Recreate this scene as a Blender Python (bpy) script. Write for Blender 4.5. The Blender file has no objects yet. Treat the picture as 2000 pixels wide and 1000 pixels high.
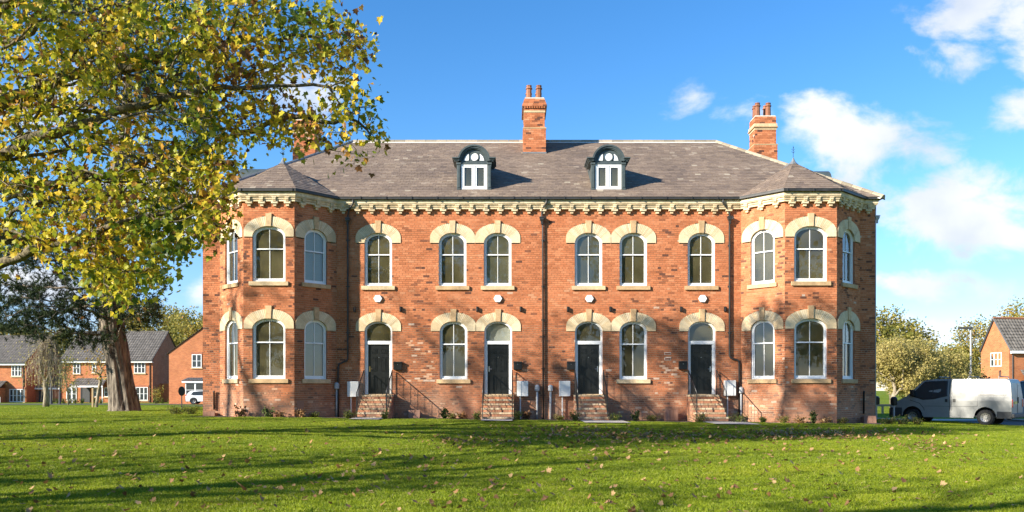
import bpy, bmesh, math, random
import numpy as np
from mathutils import Vector, Matrix, noise
R = math.radians
rnd = random.Random(7)
scene = bpy.context.scene
# ------------------------------------------------------------------ camera
EYE = 1.17            # eye height above the foot of the house wall
cam_d = bpy.data.cameras.new('camera')
cam = bpy.data.objects.new('camera', cam_d)
scene.collection.objects.link(cam)
cam.location = (0, -34, EYE)
cam.rotation_euler = (R(90), 0, 0)
cam_d.sensor_width = 36
cam_d.lens = 36 * 1640 / 2000
cam_d.shift_y = 0.131
cam_d.clip_start = 0.1
cam_d.clip_end = 3000
scene.camera = cam
# ------------------------------------------------------------------ light
SUN_EL = R(23)
SUN_DIR = Vector((2.3, 1.4, 0)).normalized() * math.cos(SUN_EL) + Vector((0, 0, -math.sin(SUN_EL)))
sun_d = bpy.data.lights.new('sun', 'SUN')
sun_d.energy = 4.2
sun_d.angle = R(0.53)
sun_d.color = (1.0, 0.92, 0.78)
sun = bpy.data.objects.new('sun', sun_d)
scene.collection.objects.link(sun)
sun.rotation_euler = SUN_DIR.to_track_quat('-Z', 'Y').to_euler()
sun.location = (-40, -60, 40)
scene.view_settings.view_transform = 'Standard'
scene.view_settings.look = 'None'
scene.view_settings.exposure = 1.44
scene.view_settings.gamma = 1.0
scene.view_settings.use_curve_mapping = False

world = bpy.data.worlds.new('World')
scene.world = world
world.use_nodes = True
def build_world():
    nt = world.node_tree; N = nt.nodes; L = nt.links
    N.clear()
    out = N.new('ShaderNodeOutputWorld')
    sky = N.new('ShaderNodeTexSky'); sky.sky_type = 'NISHITA'
    sky.sun_disc = False; sky.sun_elevation = SUN_EL
    sky.sun_rotation = math.atan2(-SUN_DIR.x, -SUN_DIR.y)
    sky.air_density = 1.0; sky.dust_density = 0.0; sky.ozone_density = 3.0
    hsv = N.new('ShaderNodeHueSaturation'); hsv.inputs['Saturation'].default_value = 1.28; hsv.inputs['Hue'].default_value=.504
    hsv.inputs['Value'].default_value = 1.0
    L.new(sky.outputs[0], hsv.inputs['Color'])
    tc = N.new('ShaderNodeTexCoord')
    sx = N.new('ShaderNodeSeparateXYZ'); L.new(tc.outputs['Generated'], sx.inputs[0])
    def math_(op, a, b=None, c=None, clamp=False):
        n = N.new('ShaderNodeMath'); n.operation = op; n.use_clamp = clamp
        for i, v in enumerate((a, b, c)):
            if v is None: continue
            if isinstance(v, (int, float)): n.inputs[i].default_value = v
            else: L.new(v, n.inputs[i])
        return n.outputs[0]
    ay = math_('MAXIMUM', math_('ABSOLUTE', sx.outputs[1]), 0.05)
    u = math_('DIVIDE', sx.outputs[0], ay)
    v = math_('DIVIDE', sx.outputs[2], ay)
    cb = N.new('ShaderNodeCombineXYZ'); L.new(u, cb.inputs[0]); L.new(v, cb.inputs[1])
    nz = N.new('ShaderNodeTexNoise'); nz.inputs['Scale'].default_value = 9
    nz.inputs['Detail'].default_value = 9; nz.inputs['Roughness'].default_value = 0.58
    nz.inputs['Distortion'].default_value = 0.25
    st = N.new('ShaderNodeVectorMath'); st.operation = 'MULTIPLY'; st.inputs[1].default_value = (1, 1.5, 1)
    L.new(cb.outputs[0], st.inputs[0]); L.new(st.outputs[0], nz.inputs['Vector'])
    blobs = [(1690,285,190,90,.95),(1600,235,75,55,.62),(1885,425,250,105,1.4),(1960,360,120,60,1.0),(1850,565,140,48,1.0),
             (1740,550,60,25,.75),(1925,15,190,62,1.1),(1850,130,80,42,.6),(1990,225,90,60,.85),
             (1330,190,52,40,.40),(600,180,120,75,.8),(330,400,130,95,1.0),(80,560,170,70,.8),
             (1800,640,200,40,.75),(405,560,60,35,.6),(60,200,200,100,.6),(1440,235,50,30,.18),(2100,90,120,160,.9)]
    acc = None
    for (bx, by, rx, ry, w) in blobs:
        s = N.new('ShaderNodeVectorMath'); s.operation = 'SUBTRACT'
        s.inputs[1].default_value = ((bx-1000)/1640, (762-by)/1640, 0)
        L.new(cb.outputs[0], s.inputs[0])
        m = N.new('ShaderNodeVectorMath'); m.operation = 'MULTIPLY'
        m.inputs[1].default_value = (1640/rx, 1640/ry, 0); L.new(s.outputs[0], m.inputs[0])
        ln = N.new('ShaderNodeVectorMath'); ln.operation = 'LENGTH'; L.new(m.outputs[0], ln.inputs[0])
        d = math_('MULTIPLY', math_('SUBTRACT', 1.0, math_('POWER', ln.outputs['Value'], 1.6)), w)
        acc = d if acc is None else math_('MAXIMUM', acc, d)
    acc = math_('MAXIMUM', acc, -1.0)
    tot = math_('ADD', math_('MULTIPLY', acc, 0.95), math_('MULTIPLY_ADD', nz.outputs['Fac'], 3.9, -1.95))
    mr = N.new('ShaderNodeMapRange'); mr.interpolation_type = 'SMOOTHSTEP'
    mr.inputs['From Min'].default_value = 0.02; mr.inputs['From Max'].default_value = .95
    mr.inputs['To Max'].default_value = 0.98
    L.new(tot, mr.inputs['Value'])
    nz2 = N.new('ShaderNodeTexNoise'); nz2.inputs['Scale'].default_value = 6; nz2.inputs['Detail'].default_value = 6
    of = N.new('ShaderNodeVectorMath'); of.operation = 'ADD'; of.inputs[1].default_value = (3.1, 0.07, 2)
    L.new(cb.outputs[0], of.inputs[0]); L.new(of.outputs[0], nz2.inputs['Vector'])
    cr = N.new('ShaderNodeValToRGB')
    cr.color_ramp.elements[0].position = 0.36; cr.color_ramp.elements[0].color = (0.50, 0.56, 0.66, 1)
    cr.color_ramp.elements[1].position = 0.62; cr.color_ramp.elements[1].color = (0.76, 0.77, 0.80, 1)
    L.new(nz2.outputs['Fac'], cr.inputs[0])
    el = N.new('ShaderNodeMapRange'); el.inputs['From Min'].default_value = 0.0; el.inputs['From Max'].default_value = 0.22; el.inputs['To Min'].default_value = 1.0; el.inputs['To Max'].default_value = 0.0; L.new(sx.outputs[2], el.inputs['Value'])
    hz = N.new('ShaderNodeMix'); hz.data_type = 'RGBA'; hz.blend_type = 'MULTIPLY'; hz.inputs[7].default_value = (.62, .62, .92, 1)
    L.new(el.outputs[0], hz.inputs[0]); L.new(hsv.outputs[0], hz.inputs[6])
    b1 = N.new('ShaderNodeBackground'); b1.inputs[1].default_value = 0.092; L.new(hz.outputs[2], b1.inputs[0])
    b2 = N.new('ShaderNodeBackground'); b2.inputs[1].default_value = 0.54; L.new(cr.outputs[0], b2.inputs[0])
    mx = N.new('ShaderNodeMixShader'); L.new(mr.outputs[0], mx.inputs[0])
    L.new(b1.outputs[0], mx.inputs[1]); L.new(b2.outputs[0], mx.inputs[2])
    L.new(mx.outputs[0], out.inputs[0])
build_world()

# ------------------------------------------------------------------ helpers
COL = scene.collection
def PX(px, D): return (px - 1000) * D / 1640.0          # a column of the picture at distance D
def PZ(py, D): return (762 - py) * D / 1640.0 + EYE
def P3(px, py, D): return Vector((PX(px, D), D - 34, PZ(py, D)))

def tag(o, label=None, cat=None, group=None, kind=None):
    if label: o['label'] = label
    if cat: o['category'] = cat
    if group: o['group'] = group
    if kind: o['kind'] = kind
    return o
def empty(name, loc=(0, 0, 0), rz=0, label=None, cat=None, group=None):
    o = bpy.data.objects.new(name, None); COL.objects.link(o)
    o.empty_display_size = 0.2
    o.location = loc; o.rotation_euler = (0, 0, rz)
    return tag(o, label, cat, group)
KIDS = {}
def adopt(o, parent):
    if parent is not None:
        o.parent = parent
        KIDS.setdefault(parent.name, []).append(o)
def copy_tree(o, parent=None):
    c = o.copy(); COL.objects.link(c)
    if parent is not None:
        adopt(c, parent)
    for ch in list(KIDS.get(o.name, [])):
        copy_tree(ch, c)
    return c

class MB:
    def __init__(s): s.v = []; s.f = []; s.t = []; s.m = []
    def poly(s, pts, t=.5, m=0):
        i = len(s.v); s.v.extend([tuple(p) for p in pts]); s.f.append(tuple(range(i, i+len(pts)))); s.t.append(t); s.m.append(m)
    def box(s, x0, x1, y0, y1, z0, z1, t=.5, m=0, M=None, skip=()):
        p = [(x0,y0,z0),(x1,y0,z0),(x1,y1,z0),(x0,y1,z0),(x0,y0,z1),(x1,y0,z1),(x1,y1,z1),(x0,y1,z1)]
        if M is not None: p = [tuple(M @ Vector(q)) for q in p]
        i = len(s.v); s.v.extend(p)
        for k, q in enumerate(((0,3,2,1),(4,5,6,7),(0,1,5,4),(2,3,7,6),(1,2,6,5),(3,0,4,7))):
            if k in skip: continue
            s.f.append(tuple(i+a for a in q)); s.t.append(t); s.m.append(m)
    def prism(s, fn, pts, n0, n1, t=.5, m=0, back=False):
        """pts in a frame's (u,z) extruded from n0 to n1 (outward)"""
        i = len(s.v); k = len(pts)
        s.v.extend([tuple(fn(u, z, n1)) for u, z in pts]); s.v.extend([tuple(fn(u, z, n0)) for u, z in pts])
        s.f.append(tuple(range(i, i+k))); s.t.append(t); s.m.append(m)
        if back: s.f.append(tuple(range(i+2*k-1, i+k-1, -1))); s.t.append(t); s.m.append(m)
        for a in range(k):
            b = (a+1) % k
            s.f.append((i+a, i+k+a, i+k+b, i+b)); s.t.append(t); s.m.append(m)
    def ring(s, fn, o, n_, n0, n1, t=.5, m=0, closed=True):
        """strip between outer curve o and inner curve n_ extruded n0..n1"""
        K = len(o); r = K if closed else K-1
        for a in range(r):
            b = (a+1) % K
            s.poly([fn(*o[a], n1), fn(*o[b], n1), fn(*n_[b], n1), fn(*n_[a], n1)], t, m)
            s.poly([fn(*o[a], n0), fn(*o[b], n0), fn(*o[b], n1), fn(*o[a], n1)], t, m)
            s.poly([fn(*n_[a], n0), fn(*n_[b], n0), fn(*n_[b], n1), fn(*n_[a], n1)], t, m)
    def tube(s, pts, rad, sides=8, t=.5, m=0, cap=True):
        pts = [Vector(p) for p in pts]
        if not isinstance(rad, (list, tuple)): rad = [rad]*len(pts)
        rings = []; up = None
        for k, p in enumerate(pts):
            a = pts[max(0, k-1)]; b = pts[min(len(pts)-1, k+1)]
            d = (b-a)
            if d.length < 1e-7: d = Vector((0, 0, 1))
            d.normalize()
            if up is None:
                up = Vector((1, 0, 0)) if abs(d.x) < .8 else Vector((0, 1, 0))
            x = (up - d*up.dot(d))
            if x.length < 1e-4: x = d.orthogonal()
            x.normalize(); up = x; y = d.cross(x)
            i = len(s.v)
            for q in range(sides):
                an = 2*math.pi*q/sides
                s.v.append(tuple(p + (x*math.cos(an)+y*math.sin(an))*rad[k]))
            rings.append(i)
        for k in range(len(rings)-1):
            for q in range(sides):
                w = (q+1) % sides
                s.f.append((rings[k]+q, rings[k]+w, rings[k+1]+w, rings[k+1]+q)); s.t.append(t); s.m.append(m)
        if cap:
            s.f.append(tuple(rings[0]+q for q in range(sides-1, -1, -1))); s.t.append(t); s.m.append(m)
            s.f.append(tuple(rings[-1]+q for q in range(sides))); s.t.append(t); s.m.append(m)
    def lathe(s, c, prof, sides=12, t=.5, m=0):
        """prof: (r,z) list about a vertical axis at c"""
        base = len(s.v)
        for r_, z in prof:
            for q in range(sides):
                a = 2*math.pi*(q+.5)/sides
                s.v.append((c[0]+r_*math.cos(a), c[1]+r_*math.sin(a), c[2]+z))
        for k in range(len(prof)-1):
            for q in range(sides):
                w = (q+1) % sides
                s.f.append((base+k*sides+q, base+k*sides+w, base+(k+1)*sides+w, base+(k+1)*sides+q)); s.t.append(t); s.m.append(m)
        s.f.append(tuple(base+(len(prof)-1)*sides+q for q in range(sides))); s.t.append(t); s.m.append(m)
    def build(s, name, mats, parent=None, smooth=False, loc=None, bevel=0):
        me = bpy.data.meshes.new(name)
        me.from_pydata(s.v, [], s.f)
        if not isinstance(mats, (list, tuple)): mats = [mats]
        for q in mats: me.materials.append(q)
        if len(mats) > 1: me.polygons.foreach_set('material_index', s.m)
        at = me.attributes.new('tint', 'FLOAT', 'FACE')
        at.data.foreach_set('value', s.t)
        if smooth: me.polygons.foreach_set('use_smooth', [True]*len(s.f))
        me.update()
        o = bpy.data.objects.new(name, me); COL.objects.link(o)
        if loc is not None: o.location = loc
        adopt(o, parent)
        if bevel:
            b = o.modifiers.new('bevel', 'BEVEL'); b.width = bevel; b.segments = 2; b.limit_method = 'ANGLE'
        return o

class Fr:
    """upright wall frame: u along the wall to the right, z up, n outward"""
    def __init__(s, a, b):
        s.o = Vector((a[0], a[1])); d = Vector((b[0]-a[0], b[1]-a[1])); s.L = d.length
        s.u = d.normalized(); s.n = Vector((s.u.y, -s.u.x)); s.rz = math.atan2(s.u.y, s.u.x)
    def __call__(s, u, z, n):
        p = s.o + s.u*u + s.n*n
        return Vector((p.x, p.y, z))

# ------------------------------------------------------------------ materials
def newmat(name, rough=.7, col=(.5, .5, .5), metal=0, spec=.5):
    m = bpy.data.materials.new(name); m.use_nodes = True
    nt = m.node_tree; b = nt.nodes['Principled BSDF']
    b.inputs['Base Color'].default_value = (*col, 1); b.inputs['Roughness'].default_value = rough
    b.inputs['Metallic'].default_value = metal; b.inputs['Specular IOR Level'].default_value = spec
    return m, nt, b
def node(nt, t, **kw):
    n = nt.nodes.new(t)
    for k, v in kw.items():
        if k in n.inputs: n.inputs[k].default_value = v
        else: setattr(n, k, v)
    return n
def objco(nt):
    g = node(nt, 'ShaderNodeNewGeometry'); return g.outputs['Position']
def ramp(nt, fac, stops, interp='LINEAR'):
    r = node(nt, 'ShaderNodeValToRGB'); e = r.color_ramp.elements; r.color_ramp.interpolation = interp
    while len(e) < len(stops): e.new(0.5)
    for i, (p, c) in enumerate(stops):
        e[i].position = p; e[i].color = (*c, 1) if len(c) == 3 else c
    nt.links.new(fac, r.inputs[0]); return r.outputs[0]
def mul(nt, a, b, fac=1.0, mode='MULTIPLY'):
    n = node(nt, 'ShaderNodeMix'); n.data_type = 'RGBA'; n.blend_type = mode
    if isinstance(fac, (int, float)): n.inputs[0].default_value = fac
    else: nt.links.new(fac, n.inputs[0])
    for k, q in ((6, a), (7, b)):
        if isinstance(q, tuple): n.inputs[k].default_value = (*q, 1)
        else: nt.links.new(q, n.inputs[k])
    return n.outputs[2]
def fnoise(nt, scale, detail=4, rough=.55, vec=None, stretch=None):
    n = node(nt, 'ShaderNodeTexNoise'); n.inputs['Scale'].default_value = scale
    n.inputs['Detail'].default_value = detail; n.inputs['Roughness'].default_value = rough
    v = vec if vec is not None else objco(nt)
    if stretch:
        q = node(nt, 'ShaderNodeVectorMath', operation='MULTIPLY'); q.inputs[1].default_value = stretch
        nt.links.new(v, q.inputs[0]); v = q.outputs[0]
    nt.links.new(v, n.inputs['Vector']); return n.outputs['Fac']
def bump(nt, b, h, strength=.4, dist=.01):
    n = node(nt, 'ShaderNodeBump'); n.inputs['Strength'].default_value = strength; n.inputs['Distance'].default_value = dist
    nt.links.new(h, n.inputs['Height']); nt.links.new(n.outputs[0], b.inputs['Normal'])
def tintval(nt):
    a = node(nt, 'ShaderNodeAttribute', attribute_name='tint', attribute_type='GEOMETRY')
    c = node(nt, 'ShaderNodeAttribute', attribute_name='piece', attribute_type='OBJECT')
    s = node(nt, 'ShaderNodeMath', operation='ADD')
    nt.links.new(a.outputs['Fac'], s.inputs[0]); nt.links.new(c.outputs['Fac'], s.inputs[1])
    return s.outputs[0]
M = {}
def tintmat(name, stops, rough=.85, nscale=20, namp=(.75, 1.2), bs=.3, bd=.004, spec=.3, big=None):
    m, nt, b = newmat(name, rough, spec=spec)
    c = ramp(nt, tintval(nt), stops)
    f = fnoise(nt, nscale)
    c = mul(nt, c, ramp(nt, f, [(.25, (namp[0],)*3), (.75, (namp[1],)*3)]))
    if big:
        c = mul(nt, c, ramp(nt, fnoise(nt, big[0], 5, .6), [(.3, (big[1],)*3), (.65, (big[2],)*3)]))
    nt.links.new(c, b.inputs['Base Color'])
    bump(nt, b, f, bs, bd)
    M[name] = m; return m
def plain(name, col, rough=.5, metal=0, spec=.5, nscale=None, amp=(.85, 1.1), bs=0, coat=0, stretch=None):
    m, nt, b = newmat(name, rough, col, metal, spec)
    if nscale:
        f = fnoise(nt, nscale, 5, .6, stretch=stretch)
        c = mul(nt, col, ramp(nt, f, [(.3, (amp[0],)*3), (.7, (amp[1],)*3)]))
        nt.links.new(c, b.inputs['Base Color'])
        if bs: bump(nt, b, f, bs, .01)
    if coat: b.inputs['Coat Weight'].default_value = coat
    M[name] = m; return m

tintmat('brick', [(0, (.05, .032, .03)), (.10, (.11, .052, .038)), (.24, (.20, .080, .048)), (.45, (.38, .132, .058)),
                  (.65, (.52, .182, .080)), (.84, (.61, .245, .118)), (.93, (.57, .30, .17)), (1.0, (.56, .42, .33))],
        .9, 60, (.72, 1.22), .5, .004, .2, big=(1.3, .82, 1.08))
def lime_bloom():
    m = M['brick']; nt = m.node_tree; b = nt.nodes['Principled BSDF']; old = b.inputs['Base Color'].links[0].from_socket
    g = node(nt, 'ShaderNodeNewGeometry'); s = node(nt, 'ShaderNodeSeparateXYZ'); nt.links.new(g.outputs['Position'], s.inputs[0])
    h = node(nt, 'ShaderNodeMapRange'); h.inputs['From Min'].default_value = 2.7; h.inputs['From Max'].default_value = .2; h.inputs['To Min'].default_value = -.22; h.inputs['To Max'].default_value = .30
    h.clamp = True; nt.links.new(s.outputs[2], h.inputs['Value'])
    f = fnoise(nt, .9, 7, .68)
    a = node(nt, 'ShaderNodeMath', operation='ADD'); nt.links.new(f, a.inputs[0]); nt.links.new(h.outputs[0], a.inputs[1])
    mk = node(nt, 'ShaderNodeMapRange'); mk.inputs['From Min'].default_value = .50; mk.inputs['From Max'].default_value = .95; mk.inputs['To Max'].default_value = .62
    nt.links.new(a.outputs[0], mk.inputs['Value'])
    c = mul(nt, old, (.46, .31, .22), mk.outputs[0], 'MIX'); nt.links.new(c, b.inputs['Base Color'])
LB = True
def mortar():
    m, nt, b = newmat('mortar', .95, spec=.1)
    f = fnoise(nt, 1.7, 6, .65)
    c = ramp(nt, f, [(.30, (.30, .20, .14)), (.5, (.48, .33, .22)), (.68, (.68, .54, .40))])
    g = fnoise(nt, 25, 3)
    c = mul(nt, c, ramp(nt, g, [(.3, (.7,)*3), (.7, (1.15,)*3)]))
    nt.links.new(c, b.inputs['Base Color']); M['mortar'] = m
mortar(); lime_bloom()
tintmat('slate', [(0, (.14, .105, .084)), (.35, (.19, .140, .106)), (.7, (.24, .178, .130)), (.92, (.29, .23, .175)), (1, (.38, .32, .24))],
        .75, 12, (.8, 1.18), .4, .004, .35, big=(.8, .85, 1.12))
tintmat('voussoir', [(0, (.42, .29, .16)), (.5, (.74, .57, .35)), (1, (.80, .67, .46))], .9, 18, (.85, 1.08), .3, .003, .15, big=(2.5, .80, 1.05))
tintmat('cornice_stone', [(0, (.36, .27, .15)), (.4, (.74, .57, .35)), (1, (.82, .69, .48))], .9, 9, (.8, 1.1), .35, .005, .15, big=(3.5, .62, 1.08))
tintmat('sandstone', [(0, (.40, .27, .15)), (.5, (.62, .42, .23)), (1, (.72, .55, .34))], .9, 14, (.8, 1.1), .3, .004, .15, big=(2.6, .72, 1.06))
tintmat('ridge_clay', [(0, (.20, .17, .12)), (1, (.38, .32, .23))], .85, 10, (.8, 1.15), .3, .004)
tintmat('terracotta', [(0, (.17, .065, .035)), (1, (.34, .15, .085))], .8, 12, (.75, 1.15), .3, .004)
tintmat('concrete', [(0, (.42, .39, .33)), (1, (.58, .54, .47))], .95, 8, (.85, 1.1), .3, .004)
plain('white_pvc', (.83, .83, .82), .3, nscale=3, amp=(.94, 1.02))
plain('white_box', (.74, .74, .72), .5, nscale=4, amp=(.93, 1.03))
plain('grey_pvc', (.42, .43, .44), .5, nscale=5, amp=(.9, 1.05))
plain('lime', (.66, .62, .55), .95, nscale=6, amp=(.8, 1.05))
plain('iron_black', (.012, .012, .013), .38, nscale=30, amp=(.7, 1.3))
plain('gutter_black', (.035, .034, .033), .45, nscale=4, amp=(.7, 1.4))
plain('dormer_paint', (.060, .078, .080), .5, nscale=6, amp=(.75, 1.25))
plain('lead', (.16, .17, .18), .55, nscale=5, amp=(.8, 1.2))
plain('door_paint', (.010, .011, .011), .34, spec=.45, nscale=9, amp=(.7, 1.5))
plain('brass', (.75, .5, .2), .3, 1)
plain('steel', (.6, .6, .6), .3, 1)
plain('plaster', (.66, .58, .38), .9, nscale=2, amp=(.9, 1.03))
plain('room_floor', (.25, .20, .13), .7, nscale=2)
plain('blind', (.50, .47, .41), .9, nscale=3, amp=(.95, 1.03))
def glass():
    m, nt, b = newmat('glass', .03)
    nt.nodes.remove(b)
    out = nt.nodes['Material Output']
    g = node(nt, 'ShaderNodeBsdfGlossy'); g.inputs['Roughness'].default_value = .015; g.inputs['Color'].default_value = (1, 1, 1, 1)
    t = node(nt, 'ShaderNodeBsdfTransparent'); t.inputs['Color'].default_value = (.80, .82, .76, 1)
    fr = node(nt, 'ShaderNodeFresnel'); fr.inputs['IOR'].default_value = 1.5
    ad = node(nt, 'ShaderNodeMath', operation='MULTIPLY_ADD', use_clamp=True); ad.inputs[1].default_value = 1.4; ad.inputs[2].default_value = .01
    nt.links.new(fr.outputs[0], ad.inputs[0])
    mx = node(nt, 'ShaderNodeMixShader')
    f = fnoise(nt, 2.2, 2)
    bn = node(nt, 'ShaderNodeBump'); bn.inputs['Strength'].default_value = .06; bn.inputs['Distance'].default_value = .02
    nt.links.new(f, bn.inputs['Height']); nt.links.new(bn.outputs[0], g.inputs['Normal'])
    df = node(nt, 'ShaderNodeBsdfDiffuse'); df.inputs['Color'].default_value = (.66, .58, .30, 1)
    m2 = node(nt, 'ShaderNodeMixShader')
    olive_glow = node(nt, 'ShaderNodeMapRange'); olive_glow.inputs['From Min'].default_value = .3; olive_glow.inputs['From Max'].default_value = .7; olive_glow.inputs['To Min'].default_value = .03; olive_glow.inputs['To Max'].default_value = .16  # share of olive diffuse painted into panes for reflected trees and room light
    nt.links.new(fnoise(nt, .55, 5, .6), olive_glow.inputs['Value']); nt.links.new(olive_glow.outputs[0], m2.inputs[0])
    nt.links.new(t.outputs[0], m2.inputs[1]); nt.links.new(df.outputs[0], m2.inputs[2])
    nt.links.new(ad.outputs[0], mx.inputs[0]); nt.links.new(m2.outputs[0], mx.inputs[1]); nt.links.new(g.outputs[0], mx.inputs[2])
    nt.links.new(mx.outputs[0], out.inputs[0]); M['glass'] = m
glass()
plain('dark_glass', (.035, .042, .045), .08, spec=.45)
def leafmat(name, stops, trans=.35, rough=.6, amp=(.8, 1.15), patch=False):
    m, nt, b = newmat(name, rough, spec=.3)
    out = nt.nodes['Material Output']
    c = ramp(nt, tintval(nt), stops)
    c = mul(nt, c, ramp(nt, fnoise(nt, 25, 3), [(.3, (amp[0],)*3), (.7, (amp[1],)*3)]))
    if patch:
        c = mul(nt, c, ramp(nt, fnoise(nt, .45, 5, .65), [(.3, (.72, .80, .8)), (.52, (1, 1, 1)), (.72, (1.25, 1.12, 1.1))]))
        c = mul(nt, c, ramp(nt, fnoise(nt, 3.5, 4, .6), [(.3, (.75, .8, .8)), (.7, (1.15, 1.12, 1.1))]))
    nt.links.new(c, b.inputs['Base Color'])
    tr = node(nt, 'ShaderNodeBsdfTranslucent'); nt.links.new(c, tr.inputs['Color'])
    mx = node(nt, 'ShaderNodeMixShader'); mx.inputs[0].default_value = trans
    nt.links.new(b.outputs[0], mx.inputs[1]); nt.links.new(tr.outputs[0], mx.inputs[2]); nt.links.new(mx.outputs[0], out.inputs[0])
    M[name] = m
leafmat('sycamore_leaf', [(0, (.05, .10, .012)), (.25, (.18, .25, .02)), (.45, (.40, .41, .035)), (.62, (.64, .54, .045)),
                          (.78, (.80, .56, .05)), (.9, (.50, .25, .035)), (.96, (.16, .07, .03)), (1, (.08, .04, .02))], .45, .45)
leafmat('pine_needle', [(0, (.010, .020, .008)), (.6, (.030, .052, .016)), (1, (.08, .11, .03))], .12, .85)
leafmat('autumn_leaf', [(0, (.11, .13, .025)), (.5, (.33, .29, .06)), (.8, (.50, .37, .08)), (1, (.46, .22, .04))], .35)
leafmat('willow_leaf', [(0, (.24, .22, .06)), (.5, (.48, .40, .13)), (1, (.62, .50, .20))], .4)
leafmat('green_leaf', [(0, (.025, .05, .012)), (.6, (.07, .11, .025)), (1, (.17, .19, .05))], .3)
leafmat('shrub_leaf', [(0, (.03, .06, .010)), (.5, (.09, .13, .018)), (.8, (.20, .20, .03)), (1, (.30, .20, .06))], .25)
leafmat('red_leaf', [(0, (.05, .012, .012)), (.6, (.13, .03, .02)), (1, (.24, .08, .03))], .25)
leafmat('dry_leaf', [(0, (.14, .07, .03)), (.5, (.32, .17, .07)), (1, (.52, .34, .16))], .15)
leafmat('grass_blade', [(0, (.09, .15, .012)), (.5, (.28, .35, .016)), (.85, (.40, .45, .03)), (1, (.46, .42, .13))], .42, .5, patch=True)
def bark(name, a, b_, sc):
    m, nt, b = newmat(name, .95, spec=.1)
    f = fnoise(nt, sc, 6, .65, stretch=(1, 1, .18))
    c = ramp(nt, f, [(.36, a), (.62, b_)])
    g = fnoise(nt, 1.3, 3)
    c = mul(nt, c, ramp(nt, g, [(.3, (.75,)*3), (.7, (1.2,)*3)]))
    nt.links.new(c, b.inputs['Base Color']); bump(nt, b, f, 1.0, .06); M[name] = m
bark('pine_bark', (.055, .047, .040), (.27, .225, .175), 7)
bark('bark', (.07, .06, .04), (.24, .20, .13), 18)
bark('pale_bark', (.16, .13, .09), (.42, .36, .26), 18)
def farbrick(name, c1, c2, mo):
    m, nt, b = newmat(name, .9, spec=.15)
    g = node(nt, 'ShaderNodeNewGeometry')
    s = node(nt, 'ShaderNodeSeparateXYZ'); nt.links.new(g.outputs['Position'], s.inputs[0])
    a = node(nt, 'ShaderNodeMath', operation='ADD'); nt.links.new(s.outputs[0], a.inputs[0]); nt.links.new(s.outputs[1], a.inputs[1])
    c = node(nt, 'ShaderNodeCombineXYZ'); nt.links.new(a.outputs[0], c.inputs[0]); nt.links.new(s.outputs[2], c.inputs[1])
    br = node(nt, 'ShaderNodeTexBrick'); nt.links.new(c.outputs[0], br.inputs['Vector'])
    for k, v in (('Color1', (*c1, 1)), ('Color2', (*c2, 1)), ('Mortar', (*mo, 1)), ('Scale', 1), ('Mortar Size', .008), ('Brick Width', .235), ('Row Height', .08)):
        br.inputs[k].default_value = v
    col = mul(nt, br.outputs['Color'], ramp(nt, fnoise(nt, 1.2, 5), [(.3, (.85,)*3), (.7, (1.12,)*3)]))
    nt.links.new(col, b.inputs['Base Color']); M[name] = m
farbrick('orange_brickwork', (.50, .17, .065), (.38, .11, .045), (.46, .28, .16))
farbrick('red_brickwork', (.40, .12, .055), (.30, .085, .04), (.42, .28, .2))
def tileroof(name, col, pitch):
    m, nt, b = newmat(name, .85, spec=.2)
    w = node(nt, 'ShaderNodeTexWave'); w.bands_direction = 'X'; w.inputs['Scale'].default_value = 1/pitch*.5
    w.inputs['Distortion'].default_value = .3
    nt.links.new(objco(nt), w.inputs['Vector'])
    c = mul(nt, col, ramp(nt, fnoise(nt, 1.5, 6), [(.3, (.8,)*3), (.7, (1.15,)*3)]))
    nt.links.new(c, b.inputs['Base Color']); M[name] = m
tileroof('roof_tile_grey', (.16, .145, .13), .3)
plain('asphalt', (.10, .097, .093), .9, nscale=15, amp=(.8, 1.15))
plain('pale_path', (.50, .46, .38), .9, nscale=6)
plain('van_paint', (.28, .282, .27), .45, spec=.4, nscale=1.6, amp=(.82, 1.05), coat=.1)
plain('van_white', (.34, .35, .36), .35, nscale=1.6, amp=(.85, 1.05), coat=.2)
plain('car_white', (.78, .79, .80), .22, coat=.5)
plain('rubber', (.018, .018, .018), .8)
plain('plastic_dark', (.045, .046, .048), .6, nscale=8, amp=(.8, 1.2))
plain('rim_grey', (.34, .33, .31), .4, .6)
plain('tail_red', (.45, .02, .015), .25)
plain('lamp_clear', (.6, .6, .55), .15)
plain('plate_yellow', (.75, .55, .08), .5)
plain('timber', (.42, .30, .16), .85, nscale=12)
def ground_mat():
    m, nt, b = newmat('lawn', 1.0, spec=.05)
    f = fnoise(nt, .35, 6, .6); g = fnoise(nt, 30, 5, .7); h = fnoise(nt, 3.0, 4, .6)
    c = ramp(nt, f, [(.3, (.10, .15, .014)), (.55, (.18, .235, .018)), (.8, (.25, .28, .025))])
    c = mul(nt, c, ramp(nt, g, [(.25, (.45,)*3), (.75, (1.45,)*3)]))
    c = mul(nt, c, ramp(nt, h, [(.3, (.8,)*3), (.7, (1.15,)*3)]))
    nt.links.new(c, b.inputs['Base Color']); bump(nt, b, g, .8, .04); M['lawn'] = m
ground_mat()
plain('soil', (.075, .05, .03), 1.0, nscale=12, amp=(.6, 1.3), bs=.5)
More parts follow.
